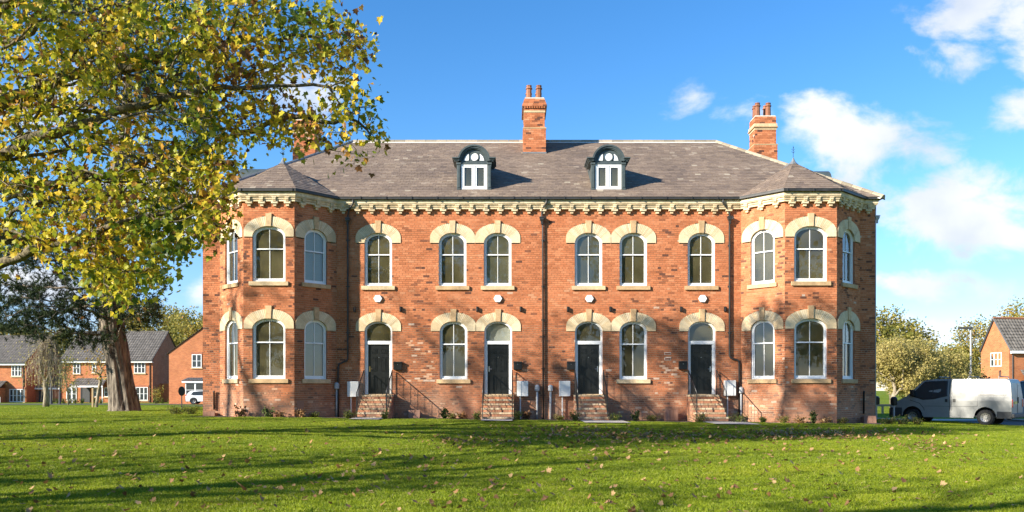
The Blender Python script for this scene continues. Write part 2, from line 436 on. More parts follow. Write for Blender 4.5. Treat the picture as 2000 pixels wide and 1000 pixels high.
# ------------------------------------------------------------------ ground
def sstep(a, b, x):
    t = min(1, max(0, (x-a)/(b-a))); return t*t*(3-2*t)
def G(x, y):
    side = -.011*x if abs(x) < 15 else -.165*(1 if x > 0 else -1)
    side = max(-.19, min(.12, side))
    front = -.42 * sstep(-3, -30, y)
    right = -.22 * sstep(14, 22, x) * sstep(-14, -2, y)
    back = -.30 * sstep(10, 55, y)
    bumps = .035*noise.noise(Vector((x*.13, y*.17, 0))) * sstep(-2.5, -9, y)
    return side*sstep(-34, -6, y)*(1-.6*sstep(20, 60, y)) + front + right + back + bumps
def make_ground():
    xs = list(np.concatenate([np.linspace(-1500, -60, 14)[:-1], np.arange(-60, 60, 1.0), np.linspace(60, 1500, 14)]))
    ys = list(np.concatenate([np.linspace(-300, -50, 6)[:-1], np.arange(-50, 70, 1.0), np.linspace(70, 2200, 16)]))
    b = MB(); W = len(xs)
    b.v = [(x, y, G(x, y)) for y in ys for x in xs]
    for j in range(len(ys)-1):
        for i in range(W-1):
            b.f.append((j*W+i, j*W+i+1, (j+1)*W+i+1, (j+1)*W+i)); b.t.append(.5); b.m.append(0)
    o = b.build('ground', M['lawn'], smooth=True); tag(o, kind='structure')
make_ground()
def sheet(name, poly, mat, lift=.008, n=12, kind='structure'):
    """flat strip draped on the ground between two edges: poly = (x0,x1,y0,y1)"""
    x0, x1, y0, y1 = poly; b = MB()
    nx = max(2, int((x1-x0)/1.0)+1); ny = max(2, int((y1-y0)/1.0)+1)
    for j in range(ny):
        for i in range(nx):
            X = [x0+(x1-x0)*q/nx for q in (i, i+1)]; Y = [y0+(y1-y0)*q/ny for q in (j, j+1)]
            b.poly([(X[0], Y[0], G(X[0], Y[0])+lift), (X[1], Y[0], G(X[1], Y[0])+lift), (X[1], Y[1], G(X[1], Y[1])+lift), (X[0], Y[1], G(X[0], Y[1])+lift)])
    o = b.build(name, mat, smooth=True); tag(o, kind=kind); return o
sheet('flower_bed', (-12.6, 14.8, -2.1, .3), M['soil'], .012)
sheet('road', (-75, -12.8, 44, 52), M['asphalt'], .02)
sheet('driveway', (-23, -13.2, 22, 44), M['asphalt'], .03)
sheet('road', (21.5, 60, .2, 7.5), M['asphalt'], .02)
sheet('path', (15, 40, 8, 10.5), M['pale_path'], .03)
for cx, w in ((-5.42, 1.1), (-.56, 1.15), (3.2, 1.2), (7.85, 1.2)):
    sheet('path', (cx-w/2, cx+w/2+(.45 if cx > 2 else 0), -4.1 if cx > 2 else -3.4, -1.5), M['concrete'], .055)
# ------------------------------------------------------------------ the house
house = empty('terraced_house', (0, 0, 0), 0, 'long red brick terrace with cream arches, two-storey end bays and slate roof', 'house')
ZB = -0.6
BAYY = -1.4
PL = [(-12.52, 0), (-11.83, 0), (-10.43, BAYY), (-8.45, BAYY), (-7.10, 0), (9.27, 0), (10.59, BAYY), (12.61, BAYY), (14.10, 0), (14.70, 0)]
FR = [Fr(PL[i], PL[i+1]) for i in range(9)]
ZTOP = 7.40 + EYE
def rel(z): return z + EYE
UP = dict(zb=rel(4.22), zs=rel(5.96), rise=.415, ot=rel(6.75), kt=rel(6.86), meet=rel(5.49))
LO = dict(zb=rel(.44), zs=rel(2.39), rise=.40, ot=rel(3.15), kt=rel(3.28), meet=rel(1.86))
DO = dict(zb=rel(-.17), zs=rel(2.39), rise=.40, ot=rel(3.15), kt=rel(3.28), meet=rel(1.92))
ops = {i: [] for i in range(9)}
def add_op(fi, u, hw, ohw, d, kind, look='clear'):
    ops[fi].append(dict(u=u, hw=hw, ohw=ohw, kind=kind, look=look, **d))
for k, px in enumerate((738.7, 884, 972, 1149.5, 1237, 1370)):
    x = (px-1000)/48.24 + 7.10
    add_op(4, x, .555, .915, UP, 'window', ['clear', 'clear', 'blind', 'blind', 'half', 'clear'][k])
for px, kd in ((739, 'door'), (885.8, 'window'), (973, 'door'), (1150, 'door'), (1237, 'window'), (1371, 'door')):
    add_op(4, (px-1000)/48.24 + 7.10, .56, .915, DO if kd == 'door' else LO, kd)
for fi in (1, 3, 5, 7):
    L_ = FR[fi].L
    for d in (UP, LO): add_op(fi, L_/2, .52, L_/2-.05, d, 'window', 'blind' if fi == 3 else 'clear')
for fi in (2, 6):
    for d in (UP, LO): add_op(fi, FR[fi].L/2, .64, FR[fi].L/2-.02, d, 'window')

def outer_half(o, z):
    """half width of the stone surround at height z"""
    zv = o['zs'] + .21
    if z <= zv: return o['ohw']
    r = (z - zv) / (o['ot'] - zv)
    return 0 if r >= 1 else o['ohw'] * math.sqrt(1 - r*r)
def cuts(fi, z0, z1):
    zm = (z0+z1)/2; c = []
    for o in ops[fi]:
        if z1 > o['zb'] and zm < o['zs']: c.append((o['u']-o['hw'], o['u']+o['hw']))
        elif o['zs'] <= zm < o['ot']:
            h = outer_half(o, zm) - .03
            if h > 0: c.append((o['u']-h, o['u']+h))
    return c
def subtract(a, b, cs):
    iv = [(a, b)]
    for c0, c1 in cs:
        nv = []
        for s, e in iv:
            if c1 <= s or c0 >= e: nv.append((s, e)); continue
            if c0 > s: nv.append((s, c0))
            if c1 < e: nv.append((c1, e))
        iv = nv
    return iv
CH = .0845
def brick_tint(x, z, u, L_, fi):
    zr = z - EYE
    n1 = noise.noise(Vector((x*.55, zr*.7, 3.3))); n2 = noise.noise(Vector((x*2.1, zr*4.5, 9.1)))
    pd = .010
    if zr < 2.2: pd += .07*(1-max(0, zr)/2.2*.5)
    if zr < 0: pd += .05
    for bx in (-3.65, 6.30):
        if abs(x-bx) < .38 and zr < 6.9: pd += .24 if zr < 5 else .10
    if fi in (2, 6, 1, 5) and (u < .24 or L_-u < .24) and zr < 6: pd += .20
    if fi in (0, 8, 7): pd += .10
    pd += max(0, n2-.25)*.22 + max(0, n1)*.05
    row = int(z/CH)
    if row % 16 in (3, 7) and zr > 3: pd += .07
    r = rnd.random()
    if r < pd*.75: t = rnd.uniform(.12, .44)
    else: t = min(.9, max(.28, rnd.gauss(.68 if zr > 2.8 else .52, .08) + n1*.10))
    # pale lime bloom low down
    pw = 0
    if zr < -.35: pw = .08
    elif zr < 1.3: pw = .025*max(0, 1+n1*2)
    else: pw = .004
    if abs(x-6.3) < .5 and -.3 < zr < 1.4: pw += .22
    if abs(x+3.7) < .5 and 0.3 < zr < 2: pw += .16
    if rnd.random() < pw: t = rnd.uniform(.9, 1.0)
    return t
wall_b = MB(); bricks = MB(); singles = []
for fi, fr in enumerate(FR):
    L_ = fr.L; z = ZB; row = 0
    # individually placed bricks: full stretchers on the two bay fronts, nearest the viewer
    while z < ZTOP:
        z1 = min(z+CH, ZTOP); cs = cuts(fi, z, z1)
        for a, b in subtract(0, L_, cs):
            wall_b.poly([fr(a, z, -.010), fr(b, z, -.010), fr(b, z1, -.010), fr(a, z1, -.010)])
            # bond
            hdr = row % 5 == 4
            w = .121 if hdr else .242
            off = (.0605 if hdr else (.121 if row % 2 else 0))
            k = math.floor((a-off)/w)
            while True:
                s = off + k*w; e = s + w; k += 1
                if s >= b - .02: break
                s2, e2 = max(s, a), min(e, b)
                if e2 - s2 < .035: continue
                g0 = .005 if s2 > 0.001 else 0; g1 = .005 if e2 < L_-.001 else 0
                wx = fr(0.5*(s2+e2), 0, 0).x
                t = brick_tint(wx, z, .5*(s2+e2), L_, fi)
                pr = rnd.uniform(-.002, .003)
                u0, u1, za, zc = s2+g0, e2-g1, z+.005, z1-.005
                full = (not hdr) and abs((e2-s2)-.242) < 1e-6
                if full and fi in (2, 6) and rel(-.9) < z and len(singles) < 300 and (rel(3.3) < z < rel(4.0) or z < rel(.25) or rel(.5) < z < rel(2.0)):
                    singles.append((fi, .5*(u0+u1), .5*(za+zc), pr, t)); continue
                mg = .0030 if z < rel(2.6) else .0006
                u0 += mg; u1 -= mg; za += mg; zc -= mg
                p = [fr(u0, za, pr), fr(u1, za, pr), fr(u1, zc, pr), fr(u0, zc, pr)]
                q = [fr(u0, za, -.012), fr(u1, za, -.012), fr(u1, zc, -.012), fr(u0, zc, -.012)]
                i = len(bricks.v); bricks.v.extend([tuple(v) for v in p+q])
                for f_ in ((0, 1, 2, 3), (0, 4, 5, 1), (1, 5, 6, 2), (2, 6, 7, 3), (3, 7, 4, 0)):
                    bricks.f.append(tuple(i+v for v in f_)); bricks.t.append(t); bricks.m.append(0)
        z += CH; row += 1
# lime washed reveals of the openings
for fi, fr in enumerate(FR):
    for o in ops[fi]:
        c = [(o['u']-o['hw'], o['zb']), (o['u']-o['hw'], o['zs'])]
        for a, b in zip([c[0]], [c[1]]): wall_b.poly([fr(*a, -.006), fr(*b, -.006), fr(*b, -.30), fr(*a, -.30)], m=1, t=.5)
        c = [(o['u']+o['hw'], o['zb']), (o['u']+o['hw'], o['zs'])]
        wall_b.poly([fr(*c[0], -.006), fr(*c[1], -.006), fr(*c[1], -.30), fr(*c[0], -.30)], m=1, t=.5)
# inner leaf, so that nothing shows past the walls
for (a, b) in (((-12.52, 0), (-12.52, 13)), ((14.70, 0), (14.70, 13)), ((-12.52, 13), (14.70, 13))):
    wall_b.poly([(a[0], a[1], ZB), (b[0], b[1], ZB), (b[0], b[1], ZTOP+.2), (a[0], a[1], ZTOP+.2)], m=2)
wall = wall_b.build('wall', [M['mortar'], M['brick'], M['red_brickwork']], house)
o = bricks.build('brickwork', M['brick'], wall); tag(o, kind='stuff')
bm1 = MB(); bm1.box(-.116, .116, 0, .014, -.03725, .03725, 0, skip=(3,))
me_brick = None
for k, (fi, u, z, pr, t) in enumerate(singles):
    if me_brick is None:
        o = bm1.build('brick', M['brick'], wall); me_brick = o.data
    else:
        o = bpy.data.objects.new('brick', me_brick); COL.objects.link(o); adopt(o, wall)
    o.location = FR[fi](u, z, pr); o.rotation_euler = (0, 0, FR[fi].rz); o['piece'] = t
# string of blackened stone vents etc come later
# ------------------------------------------------------------------ openings
def curve(u, hw, zb, zs, rise, n=20):
    p = [(u-hw, zb), (u-hw, zs)]
    for k in range(1, n): a = math.pi*(1-k/n); p.append((u+hw*math.cos(a), zs+rise*math.sin(a)))
    p += [(u+hw, zs), (u+hw, zb)]
    return p
def pane_poly(u0, u1, z0, uc, hw, zs, rise, n=10):
    """upper pane between u0 and u1, arched top"""
    p = [(u0, z0), (u1, z0)]
    for k in range(n+1):
        u = u1 + (u0-u1)*k/n; r = min(1, abs(u-uc)/hw)
        p.append((u, zs+rise*math.sqrt(max(0, 1-r*r))))
    return p
def stone_arch(fr, o):
    u, hw, ohw, zs, rise = o['u'], o['hw'], o['ohw'], o['zs'], o['rise']
    zv = .21; orise = o['ot']-zs-zv
    if o['kind'] == 'door': zsq = zs
    def inn(t): return (u+hw*math.cos(t), zs+rise*math.sin(t))
    def out(t): return (u+ohw*math.cos(t), zs+zv+orise*math.sin(t))
    b = MB(); t0 = R(27); t1 = R(180-27); n = 24
    ring_o = []; ring_i = []
    for k in range(n):
        ta = t0+(t1-t0)*k/n; tb = t0+(t1-t0)*(k+1)/n; e = .011
        if abs((ta+tb)/2-math.pi/2) < R(5): continue
        pts = [inn(ta+e), out(ta+e*.6), out(tb-e*.6), inn(tb-e)]
        b.prism(fr, pts, -.14, .022, rnd.uniform(.42, 1))
    for k in range(n+1):
        t = t0+(t1-t0)*k/n; ring_i.append(inn(t)); ring_o.append(out(t))
    b.ring(fr, ring_o, ring_i, -.13, .014, .1, 0, closed=False)
    a = b.build('arch', M['voussoir'], house)
    for s in (0, 1):
        q = MB(); ts = [t0*k/4 for k in range(5)]
        if s: ts = [math.pi-t for t in ts]
        pts = [inn(t) for t in ts] + [out(t) for t in reversed(ts)] + [(u+(ohw if not s else -ohw), zs)]
        q.prism(fr, pts, -.14, .026, rnd.uniform(.3, .9)); q.build('springer', M['voussoir'], a)
    q = MB(); kw0 = .095; kw1 = .122; zi = zs+rise-.015
    q.prism(fr, [(u-kw0, zi), (u+kw0, zi), (u+kw1, o['kt']), (u-kw1, o['kt'])], -.14, .06, rnd.uniform(.3, .9))
    q.build('keystone', M['sandstone'], a, bevel=.006)
    return a
def make_window(fr, o):
    u, hw, zb, zs, rise = o['u'], o['hw'], o['zb'], o['zs'], o['rise']
    b = MB(); n0, n1 = -.20, -.07
    oc = curve(u, hw, zb, zs, rise); t = .055
    ic = curve(u, hw-t, zb+.05, zs, rise-t)
    b.ring(fr, oc, ic, n0, n1)
    w = b.build('window', M['white_pvc'], house, bevel=.004)
    # sashes
    s = MB(); t2 = .048
    zm = o['meet']
    i2 = curve(u, hw-t-t2, zm, zs, rise-t-t2)
    o2 = curve(u, hw-t, zm-.02, zs, rise-t)
    s.ring(fr, o2, [(p[0], max(p[1], zm+.015)) for p in i2], -.16, -.095)
    s.build('top_sash', M['white_pvc'], w)
    s = MB(); a0 = u-hw+t; a1 = u+hw-t
    oo = [(a0, zb+.05), (a0, zm+.03), (a1, zm+.03), (a1, zb+.05)]
    ii = [(a0+t2, zb+.13), (a0+t2, zm-.02), (a1-t2, zm-.02), (a1-t2, zb+.13)]
    s.ring(fr, oo, ii, -.19, -.115)
    s.build('bottom_sash', M['white_pvc'], w)
    for (z0, z1, nn) in ((zb+.12, zm-.01, -.135), (zm+.01, zs+rise-t-t2+.01, -.115)):
        g = MB(); g.box(-.012, .012, -.012, .012, z0-zm, z1-zm, M=Matrix.Translation(fr(u, zm, nn-.008)) @ Matrix.Rotation(fr.rz, 4, 'Z'))
        g.build('glazing_bar', M['white_pvc'], w)
    h = hw-t-t2
    for s_ in (-1, 1):
        c0, c1 = sorted((u, u+s_*h))
        g = MB(); g.poly([fr(c0, zb+.12, -.155), fr(c1, zb+.12, -.155), fr(c1, zm, -.155), fr(c0, zm, -.155)]); g.build('pane', M['glass'], w)
        g = MB(); g.poly([fr(a, z, -.130) for a, z in pane_poly(c0, c1, zm, u, h+.01, zs, rise-t-t2)]); g.build('pane', M['glass'], w)
    q = MB(); ov = .125
    q.prism(fr, [(u-hw-ov, zb-.165), (u+hw+ov, zb-.165), (u+hw+ov, zb-.004), (u-hw-ov, zb-.004)], -.18, .075, rnd.uniform(.3, 1))
    q.build('sill', M['sandstone'], w, bevel=.006)
    if o['look'] == 'blind':
        q = MB(); q.poly([fr(a, z, -.26) for a, z in curve(u, hw, zb, zs, rise)]); q.build('blind', M['blind'], w)
    elif o['look'] == 'half':
        q = MB(); q.poly([fr(a, z, -.26) for a, z in curve(u, hw, zm+.0, zs, rise)]); q.build('blind', M['blind'], w)
    return w
def make_door(fr, o, k):
    u, hw, zb, zs, rise = o['u'], o['hw'], o['zb'], o['zs'], o['rise']
    b = MB(); n0, n1 = -.20, -.07
    oc = curve(u, hw, zb, zs, rise); t = .07
    ic = curve(u, hw-t, zb+.0, zs, rise-t)
    b.ring(fr, oc, ic, n0, n1, closed=False)
    b.prism(fr, [(u-hw+t, rel(1.86)), (u+hw-t, rel(1.86)), (u+hw-t, rel(2.00)), (u-hw+t, rel(2.00))], -.2, -.08)
    for s in (-1, 1):
        a, c = sorted((u+s*(hw-t), u+s*.435)); b.prism(fr, [(a, zb), (c, zb), (c, rel(1.86)), (a, rel(1.86))], -.2, -.10)
    f = b.build('door_frame', M['white_pvc'], house, bevel=.004)
    g = MB(); g.poly([fr(a, z, -.14) for a, z in curve(u, hw-t, rel(1.98), zs, rise-t)]); g.build('pane', M['glass'], f)
    if k == 1:
        g = MB(); g.poly([fr(a, z, -.24) for a, z in curve(u, hw-t, rel(1.98), zs, rise-t)]); g.build('blind', M['grey_pvc'], f)
    d = MB(); d.prism(fr, [(u-.432, zb+.01), (u+.432, zb+.01), (u+.432, rel(1.858)), (u-.432, rel(1.858))], -.19, -.145)
    d = d.build('door', M['door_paint'], house, bevel=.003)
    for (z0, z1) in ((zb+.20, zb+.72), (zb+.93, zb+1.52), (zb+1.66, zb+1.86)):
        for s in (-1, 1):
            a, c = sorted((u+s*.085, u+s*.315)); p = MB()
            p.ring(fr, [(a, z0), (c, z0), (c, z1), (a, z1)], [(a+.03, z0+.03), (c-.03, z0+.03), (c-.03, z1-.03), (a+.03, z1-.03)], -.145, -.128)
            p.prism(fr, [(a+.05, z0+.05), (c-.05, z0+.05), (c-.05, z1-.05), (a+.05, z1-.05)], -.145, -.134)
            p.build('door_panel', M['door_paint'], d, bevel=.004)
    side = -1 if k < 2 else 1
    h = MB(); h.prism(fr, [(u+side*.37-.02, zb+.92), (u+side*.37+.02, zb+.92), (u+side*.37+.02, zb+1.14), (u+side*.37-.02, zb+1.14)], -.145, -.135)
    h.tube([fr(u+side*.37, zb+1.03, -.135), fr(u+side*.37, zb+1.03, -.09), fr(u+side*.26, zb+1.03, -.09)], .010, 6)
    h.build('door_handle', M['brass'] if k == 0 else M['steel'], d)
    h = MB(); h.tube([fr(u, zb+1.5, -.145), fr(u, zb+1.5, -.13)], .016, 8); h.build('spyhole', M['steel'], d)
    q = MB(); q.prism(fr, [(u-hw, zb-.05), (u+hw, zb-.05), (u+hw, zb+.01), (u-hw, zb+.01)], -.2, .0, .8); q.build('threshold', M['sandstone'], d)
dk = 0
for fi, fr in enumerate(FR):
    for o in ops[fi]:
        stone_arch(fr, o)
        if o['kind'] == 'window': make_window(fr, o)
        else: make_door(fr, o, dk); dk += 1
# rooms behind the glass
def room():
    b = MB(); zf = (rel(-.19), rel(3.45), rel(7.25))
    x0, x1 = -12.40, 14.58
    for z in (zf[0], zf[1]): b.poly([(x0, .35, z), (x1, .35, z), (x1, 6, z), (x0, 6, z)], m=1)
    for z in (zf[1]-.2, zf[2]): b.poly([(x0, .35, z), (x1, .35, z), (x1, 6, z), (x0, 6, z)])
    b.poly([(x0, 4.6, zf[0]), (x1, 4.6, zf[0]), (x1, 4.6, zf[2]), (x0, 4.6, zf[2])])
    for x in (x0, -7.1, -4.2, -1.6, 1.3, 4.35, 6.6, 9.2, x1):
        b.box(x-.06, x+.06, .35, 4.6, zf[0], zf[2])
    for cx0, cx1 in ((-11.6, -7.3), (9.5, 13.9)):          # bay floors
        for z, mm in ((zf[0], 1), (zf[1]-.1, 1), (zf[1]-.22, 0), (zf[2], 0)):
            b.poly([(cx0, .35, z), (cx0+1.3, -1.1, z), (cx1-1.3, -1.1, z), (cx1, .35, z)], m=mm)
    for (xa, zz) in ((-9.2, zf[0]), (11.2, zf[1]), (3.7, zf[1]), (-6.2, zf[1]), (12.6, zf[0]), (-3.2, zf[0])):
        b.box(xa-.45, xa+.45, 4.50, 4.598, zz, zz+2.1, m=2); b.box(xa-.53, xa+.53, 4.53, 4.599, zz, zz+2.18, m=3)
    for x in (-5.9, -2.6, -.9, 2.6, 5.4, 7.6, -10, -9, 11, 12.3):   # inner face of the front wall, between openings, hides sunlight leaking
        pass
    b.build('interior', [M['plaster'], M['room_floor'], M['timber'], M['white_pvc']], house)
room()
# ------------------------------------------------------------------ cornice, corbels, gutter
CP = [(-12.52, 13.0)] + PL[:-1] + [(14.53, 0), (14.53, 13.0)]
def offs(d):
    n = len(CP); out = []
    nrm = []
    for i in range(n-1):
        v = Vector((CP[i+1][0]-CP[i][0], CP[i+1][1]-CP[i][1])).normalized(); nrm.append(Vector((v.y, -v.x)))
    for i in range(n):
        if i == 0: q = nrm[0]*d
        elif i == n-1: q = nrm[-1]*d
        else:
            a, b = nrm[i-1], nrm[i]; m = (a+b); q = m * (d / max(.2, m.dot(a)))
        out.append((CP[i][0]+q.x, CP[i][1]+q.y))
    return out
def band(b, d0, d1, z0, z1, t=.6, tv=.0, step=None):
    A, B = offs(d0), offs(d1)
    for i in range(len(A)-1):
        L_ = math.dist(B[i], B[i+1]); n = 1 if not step else max(1, round(L_/step))
        for k in range(n):
            f0, f1 = k/n, (k+1)/n
            g = .002/L_ if step else 0
            lerp = lambda P, Q, f: (P[0]+(Q[0]-P[0])*f, P[1]+(Q[1]-P[1])*f)
            a0, a1 = lerp(A[i], A[i+1], f0+g), lerp(A[i], A[i+1], f1-g); b0, b1 = lerp(B[i], B[i+1], f0+g), lerp(B[i], B[i+1], f1-g)
            P = [(*a0, z0), (*a1, z0), (*b1, z0), (*b0, z0), (*a0, z1), (*a1, z1), (*b1, z1), (*b0, z1)]
            i0 = len(b.v); b.v.extend(P); tt = t+rnd.uniform(-tv, tv)
            for q in ((0, 1, 2, 3), (4, 5, 6, 7), (3, 2, 6, 7), (0, 3, 7, 4), (1, 2, 6, 5)):
                b.f.append(tuple(i0+w for w in q)); b.t.append(tt); b.m.append(0)
b = MB()
band(b, -.02, .22, rel(7.52), rel(7.66), .75, .2, 1.2)
band(b, -.02, .20, rel(7.475), rel(7.52), .5, .2, 1.2)
band(b, -.02, .15, rel(7.395), rel(7.475), .55, .2, .5)
band(b, -.02, .115, rel(7.31), rel(7.388), .65, .2, .45)
cornice = b.build('cornice', M['cornice_stone'], house)
def corbel_mesh():
    b = MB()
    b.box(-.062, .062, -.185, .0, 7.36-7.3, 7.44-7.3, .6); b.box(-.085, .085, -.198, 0, 7.44-7.3, 7.474-7.3, .8)
    b.box(-.125, .125, -.135, 0, 7.225-7.3, 7.307-7.3, .7); b.box(-.062, .062, -.09, 0, 7.13-7.3, 7.225-7.3, .5)
    b.box(-.062, .062, -.16, 0, 7.307-7.3, 7.36-7.3, .3)
    return b
me = None
for fi, fr in enumerate(FR):
    if fi == 4: us = [(-6.24+7.1)+.577*k-.577 for k in range(0, 28)]; us = [q for q in us if .1 < q < fr.L-.1]
    else:
        n = max(1, round(fr.L/.56)); us = [(k+.5)*fr.L/n for k in range(n)]
    for q in us:
        if me is None: o = corbel_mesh().build('corbel', M['cornice_stone'], cornice, bevel=.005); me = o.data
        else:
            o = bpy.data.objects.new('corbel', me); COL.objects.link(o); adopt(o, cornice)
            bb = o.modifiers.new('bevel', 'BEVEL'); bb.width = .005; bb.segments = 2; bb.limit_method = 'ANGLE'
        o.location = fr(q, rel(7.3), .002); o.rotation_euler = (0, 0, fr.rz); o['piece'] = rnd.uniform(-.2, .2)
# corner corbels of the bays
b = MB(); band(b, .22, .33, rel(7.665), rel(7.755), .5)
band(b, .22, .34, rel(7.74), rel(7.765), .5)
gut = b.build('gutter', M['gutter_black'], house)
b = MB(); band(b, -.1, .21, rel(7.662), rel(7.70), .5); b.build('soffit', M['plastic_dark'], gut)
# gutter joints
j = MB()
for fi in (2, 4, 6):
    fr = FR[fi]; n = max(1, int(fr.L/1.0))
    for k in range(n+1):
        q = Matrix.Translation(fr(k*fr.L/n, rel(7.71), .285)) @ Matrix.Rotation(fr.rz, 4, 'Z'); j.box(-.02, .02, -.078, .06, -.055, .058, M=q)
tag(j.build('gutter_joint', M['gutter_black'], gut), kind='stuff')
# ------------------------------------------------------------------ roof
EV = rel(7.75); RZ_ = rel(11.98); RY = 6.5
SL = (RZ_-EV)/(RY+.34)
RL = (-7.65, RY, RZ_); RR = (9.83, RY, RZ_)
e0, e1 = (-12.87, -.34, EV), (14.90, -.34, EV)
b0, b1 = (-12.87, 13.34, EV), (14.90, 13.34, EV)
roof_b = MB()
slates = MB(); slate_single = []
def clip(poly, inside_pts):
    """Sutherland-Hodgman, convex ccw clip polygon"""
    out = poly
    n = len(inside_pts)
    for i in range(n):
        a, b = inside_pts[i], inside_pts[(i+1) % n]
        ex, ey = b[0]-a[0], b[1]-a[1]
        inp = out; out = []
        if not inp: return out
        for k in range(len(inp)):
            p, q = inp[k], inp[(k+1) % len(inp)]
            dp = ex*(p[1]-a[1])-ey*(p[0]-a[0]); dq = ex*(q[1]-a[1])-ey*(q[0]-a[0])
            if dp >= 0: out.append(p)
            if (dp >= 0) != (dq >= 0):
                t = dp/(dp-dq); out.append((p[0]+(q[0]-p[0])*t, p[1]+(q[1]-p[1])*t))
    return out
def lay(poly, w=.255, ex=.215, lift=.0, single=False, seed=0):
    P = [Vector(p) for p in poly]
    n = Vector((0, 0, 0))
    for i in range(1, len(P)-1): n += (P[i]-P[0]).cross(P[i+1]-P[0])
    n.normalize()
    if n.z < 0: n = -n; P.reverse()
    h = Vector((0, 0, 1)).cross(n).normalized(); s = n.cross(h).normalized()
    if s.z < 0: s = -s; h = -h
    o = P[0]; uv = [((p-o).dot(h), (p-o).dot(s)) for p in P]
    area = sum(uv[i][0]*uv[(i+1) % len(uv)][1]-uv[(i+1) % len(uv)][0]*uv[i][1] for i in range(len(uv)))
    if area < 0: uv = uv[::-1]
    roof_b.poly([p + n*(-.004) for p in P])
    u0 = min(q[0] for q in uv); u1 = max(q[0] for q in uv); s0 = min(q[1] for q in uv); s1 = max(q[1] for q in uv)
    r_ = 0; y = s0
    hz = h.length
    while y < s1:
        # width jitter, half-lap offset
        x = u0 - w + (w/2 if r_ % 2 else 0) + rnd.uniform(-.03, .03)
        band_t = .5*noise.noise(Vector((r_*.33, seed, 0)))*.35
        while x < u1:
            g = .004; x1_ = x + w*rnd.uniform(.97, 1.03)
            rect = [(x+g, y), (x1_-g, y), (x1_-g, y+ex-.001), (x+g, y+ex-.001)]
            c = clip(rect, uv)
            if len(c) >= 3:
                cu = (x+x1_)/2; wp = o+h*cu+s*y
                t = min(1, max(0, rnd.gauss(.48, .15)+band_t + .25*noise.noise(Vector((wp.x*.5, y*.8, seed+4)))))
                rr = rnd.random()
                if rr < .018: t = rnd.uniform(.85, 1)
                dl = rnd.uniform(-.003, .004); j = rnd.uniform(-.006, .006)
                full = len(c) == 4 and abs(abs(c[0][0]-c[1][0])-(x1_-x-2*g)) < 1e-4 and y > s0+.01
                if single and full and len(slate_single) < 300 and abs(wp.x - 1) < 11:
                    slate_single.append((o+h*cu+s*(y+ex/2)+n*(.010+dl), h, s, n, t))
                else:
                    tops = []
                    for (cx_, cy_) in c:
                        f = (cy_-y)/ex
                        tops.append(o+h*cx_+s*(cy_-(j if f < .1 else 0))+n*(.016+dl-.012*f))
                    i = len(slates.v); k = len(c)
                    slates.v.extend([tuple(p) for p in tops]); slates.v.extend([tuple(p-n*.018) for p in tops])
                    slates.f.append(tuple(range(i, i+k))); slates.t.append(t); slates.m.append(0)
                    for a in range(k):
                        q = (a+1) % k; slates.f.append((i+a, i+k+a, i+k+q, i+q)); slates.t.append(t*.6); slates.m.append(0)
            x = x1_
        y += ex; r_ += 1
lay([e0, e1, RR, RL], single=True, seed=1)
lay([b0, e0, RL], seed=2); lay([e1, b1, RR], seed=3)
roof_b.poly([b1, b0, RL, RR])
A42 = offs(.33)
turrets = []
for (i0, cx) in ((2, -9.45), (6, 11.61)):
    Q = [(*A42[i0+k], EV+.005) for k in range(4)]
    ap = (cx, .66, rel(9.40)); yb = (rel(9.40)-EV)/SL-.34
    rb = (cx, yb, rel(9.40)+.01)
    for a, c in ((0, 1), (1, 2), (2, 3)): lay([Q[a], Q[c], ap], w=.235, ex=.20, seed=10+i0+a)
    lay([Q[0], ap, rb], w=.235, ex=.2, seed=20+i0); lay([Q[3], rb, ap], w=.235, ex=.2, seed=30+i0)
    turrets.append((Q, ap, rb))
roof = roof_b.build('roof', M['slate'], house)
o = slates.build('slates', M['slate'], roof); tag(o, kind='stuff')
me = None; sb = MB(); i = 0
sb.v = [(-.1235, -.107, .006), (.1235, -.107, .006), (.1235, .107, -.006), (-.1235, .107, -.006), (-.1235, -.107, -.012), (.1235, -.107, -.012), (.1235, .107, -.024), (-.1235, .107, -.024)]
for f_ in ((0, 1, 2, 3), (0, 4, 5, 1), (1, 5, 6, 2), (3, 7, 4, 0)): sb.f.append(f_); sb.t.append(0); sb.m.append(0)
for (p, h, s, n, t) in slate_single:
    if me is None: o = sb.build('slate', M['slate'], roof); me = o.data
    else: o = bpy.data.objects.new('slate', me); COL.objects.link(o); adopt(o, roof)
    h2 = h if h.cross(s).dot(n) > 0 else -h
    mt = Matrix((h2, s, n)).transposed(); o.rotation_euler = mt.to_euler(); o.location = p; o['piece'] = t
# ridge and hip tiles
def ridge_line(a, b, size=.13, step=.5, white=True, mat='ridge_clay', lift=.0):
    a, b = Vector(a), Vector(b); d = b-a; n = max(1, round(d.length/step)); d.normalize()
    side = d.cross(Vector((0, 0, 1))).normalized(); up = side.cross(d)
    for k in range(n):
        p = a+(b-a)*(k/n); q = a+(b-a)*((k+1)/n)-d*.012
        m = MB()
        prof = [(-size, -.055), (-size*.72, .035), (-size*.3, .085), (size*.3, .085), (size*.72, .035), (size, -.055)]
        A = [p+side*x+up*(z+lift) for x, z in prof]; B = [q+side*x+up*(z+lift) for x, z in prof]
        t = rnd.uniform(.1, 1)
        for i in range(5): m.poly([A[i], A[i+1], B[i+1], B[i]], t)
        m.poly(A, t); m.poly(B, t)
        m.build('ridge_tile', M[mat], roof)
    if white:
        m = MB()
        for s in (-1, 1):
            m.poly([a+side*s*(size+.075)+up*(-.11+lift), b+side*s*(size+.075)+up*(-.11+lift), b+side*s*size+up*(-.045+lift), a+side*s*size+up*(-.045+lift)])
        m.build('ridge_mortar', M['lime'], roof)
ridge_line(RL, RR)
ridge_line(e0, RL, mat='lead', white=False, step=1.2, size=.11); ridge_line(e1, RR)
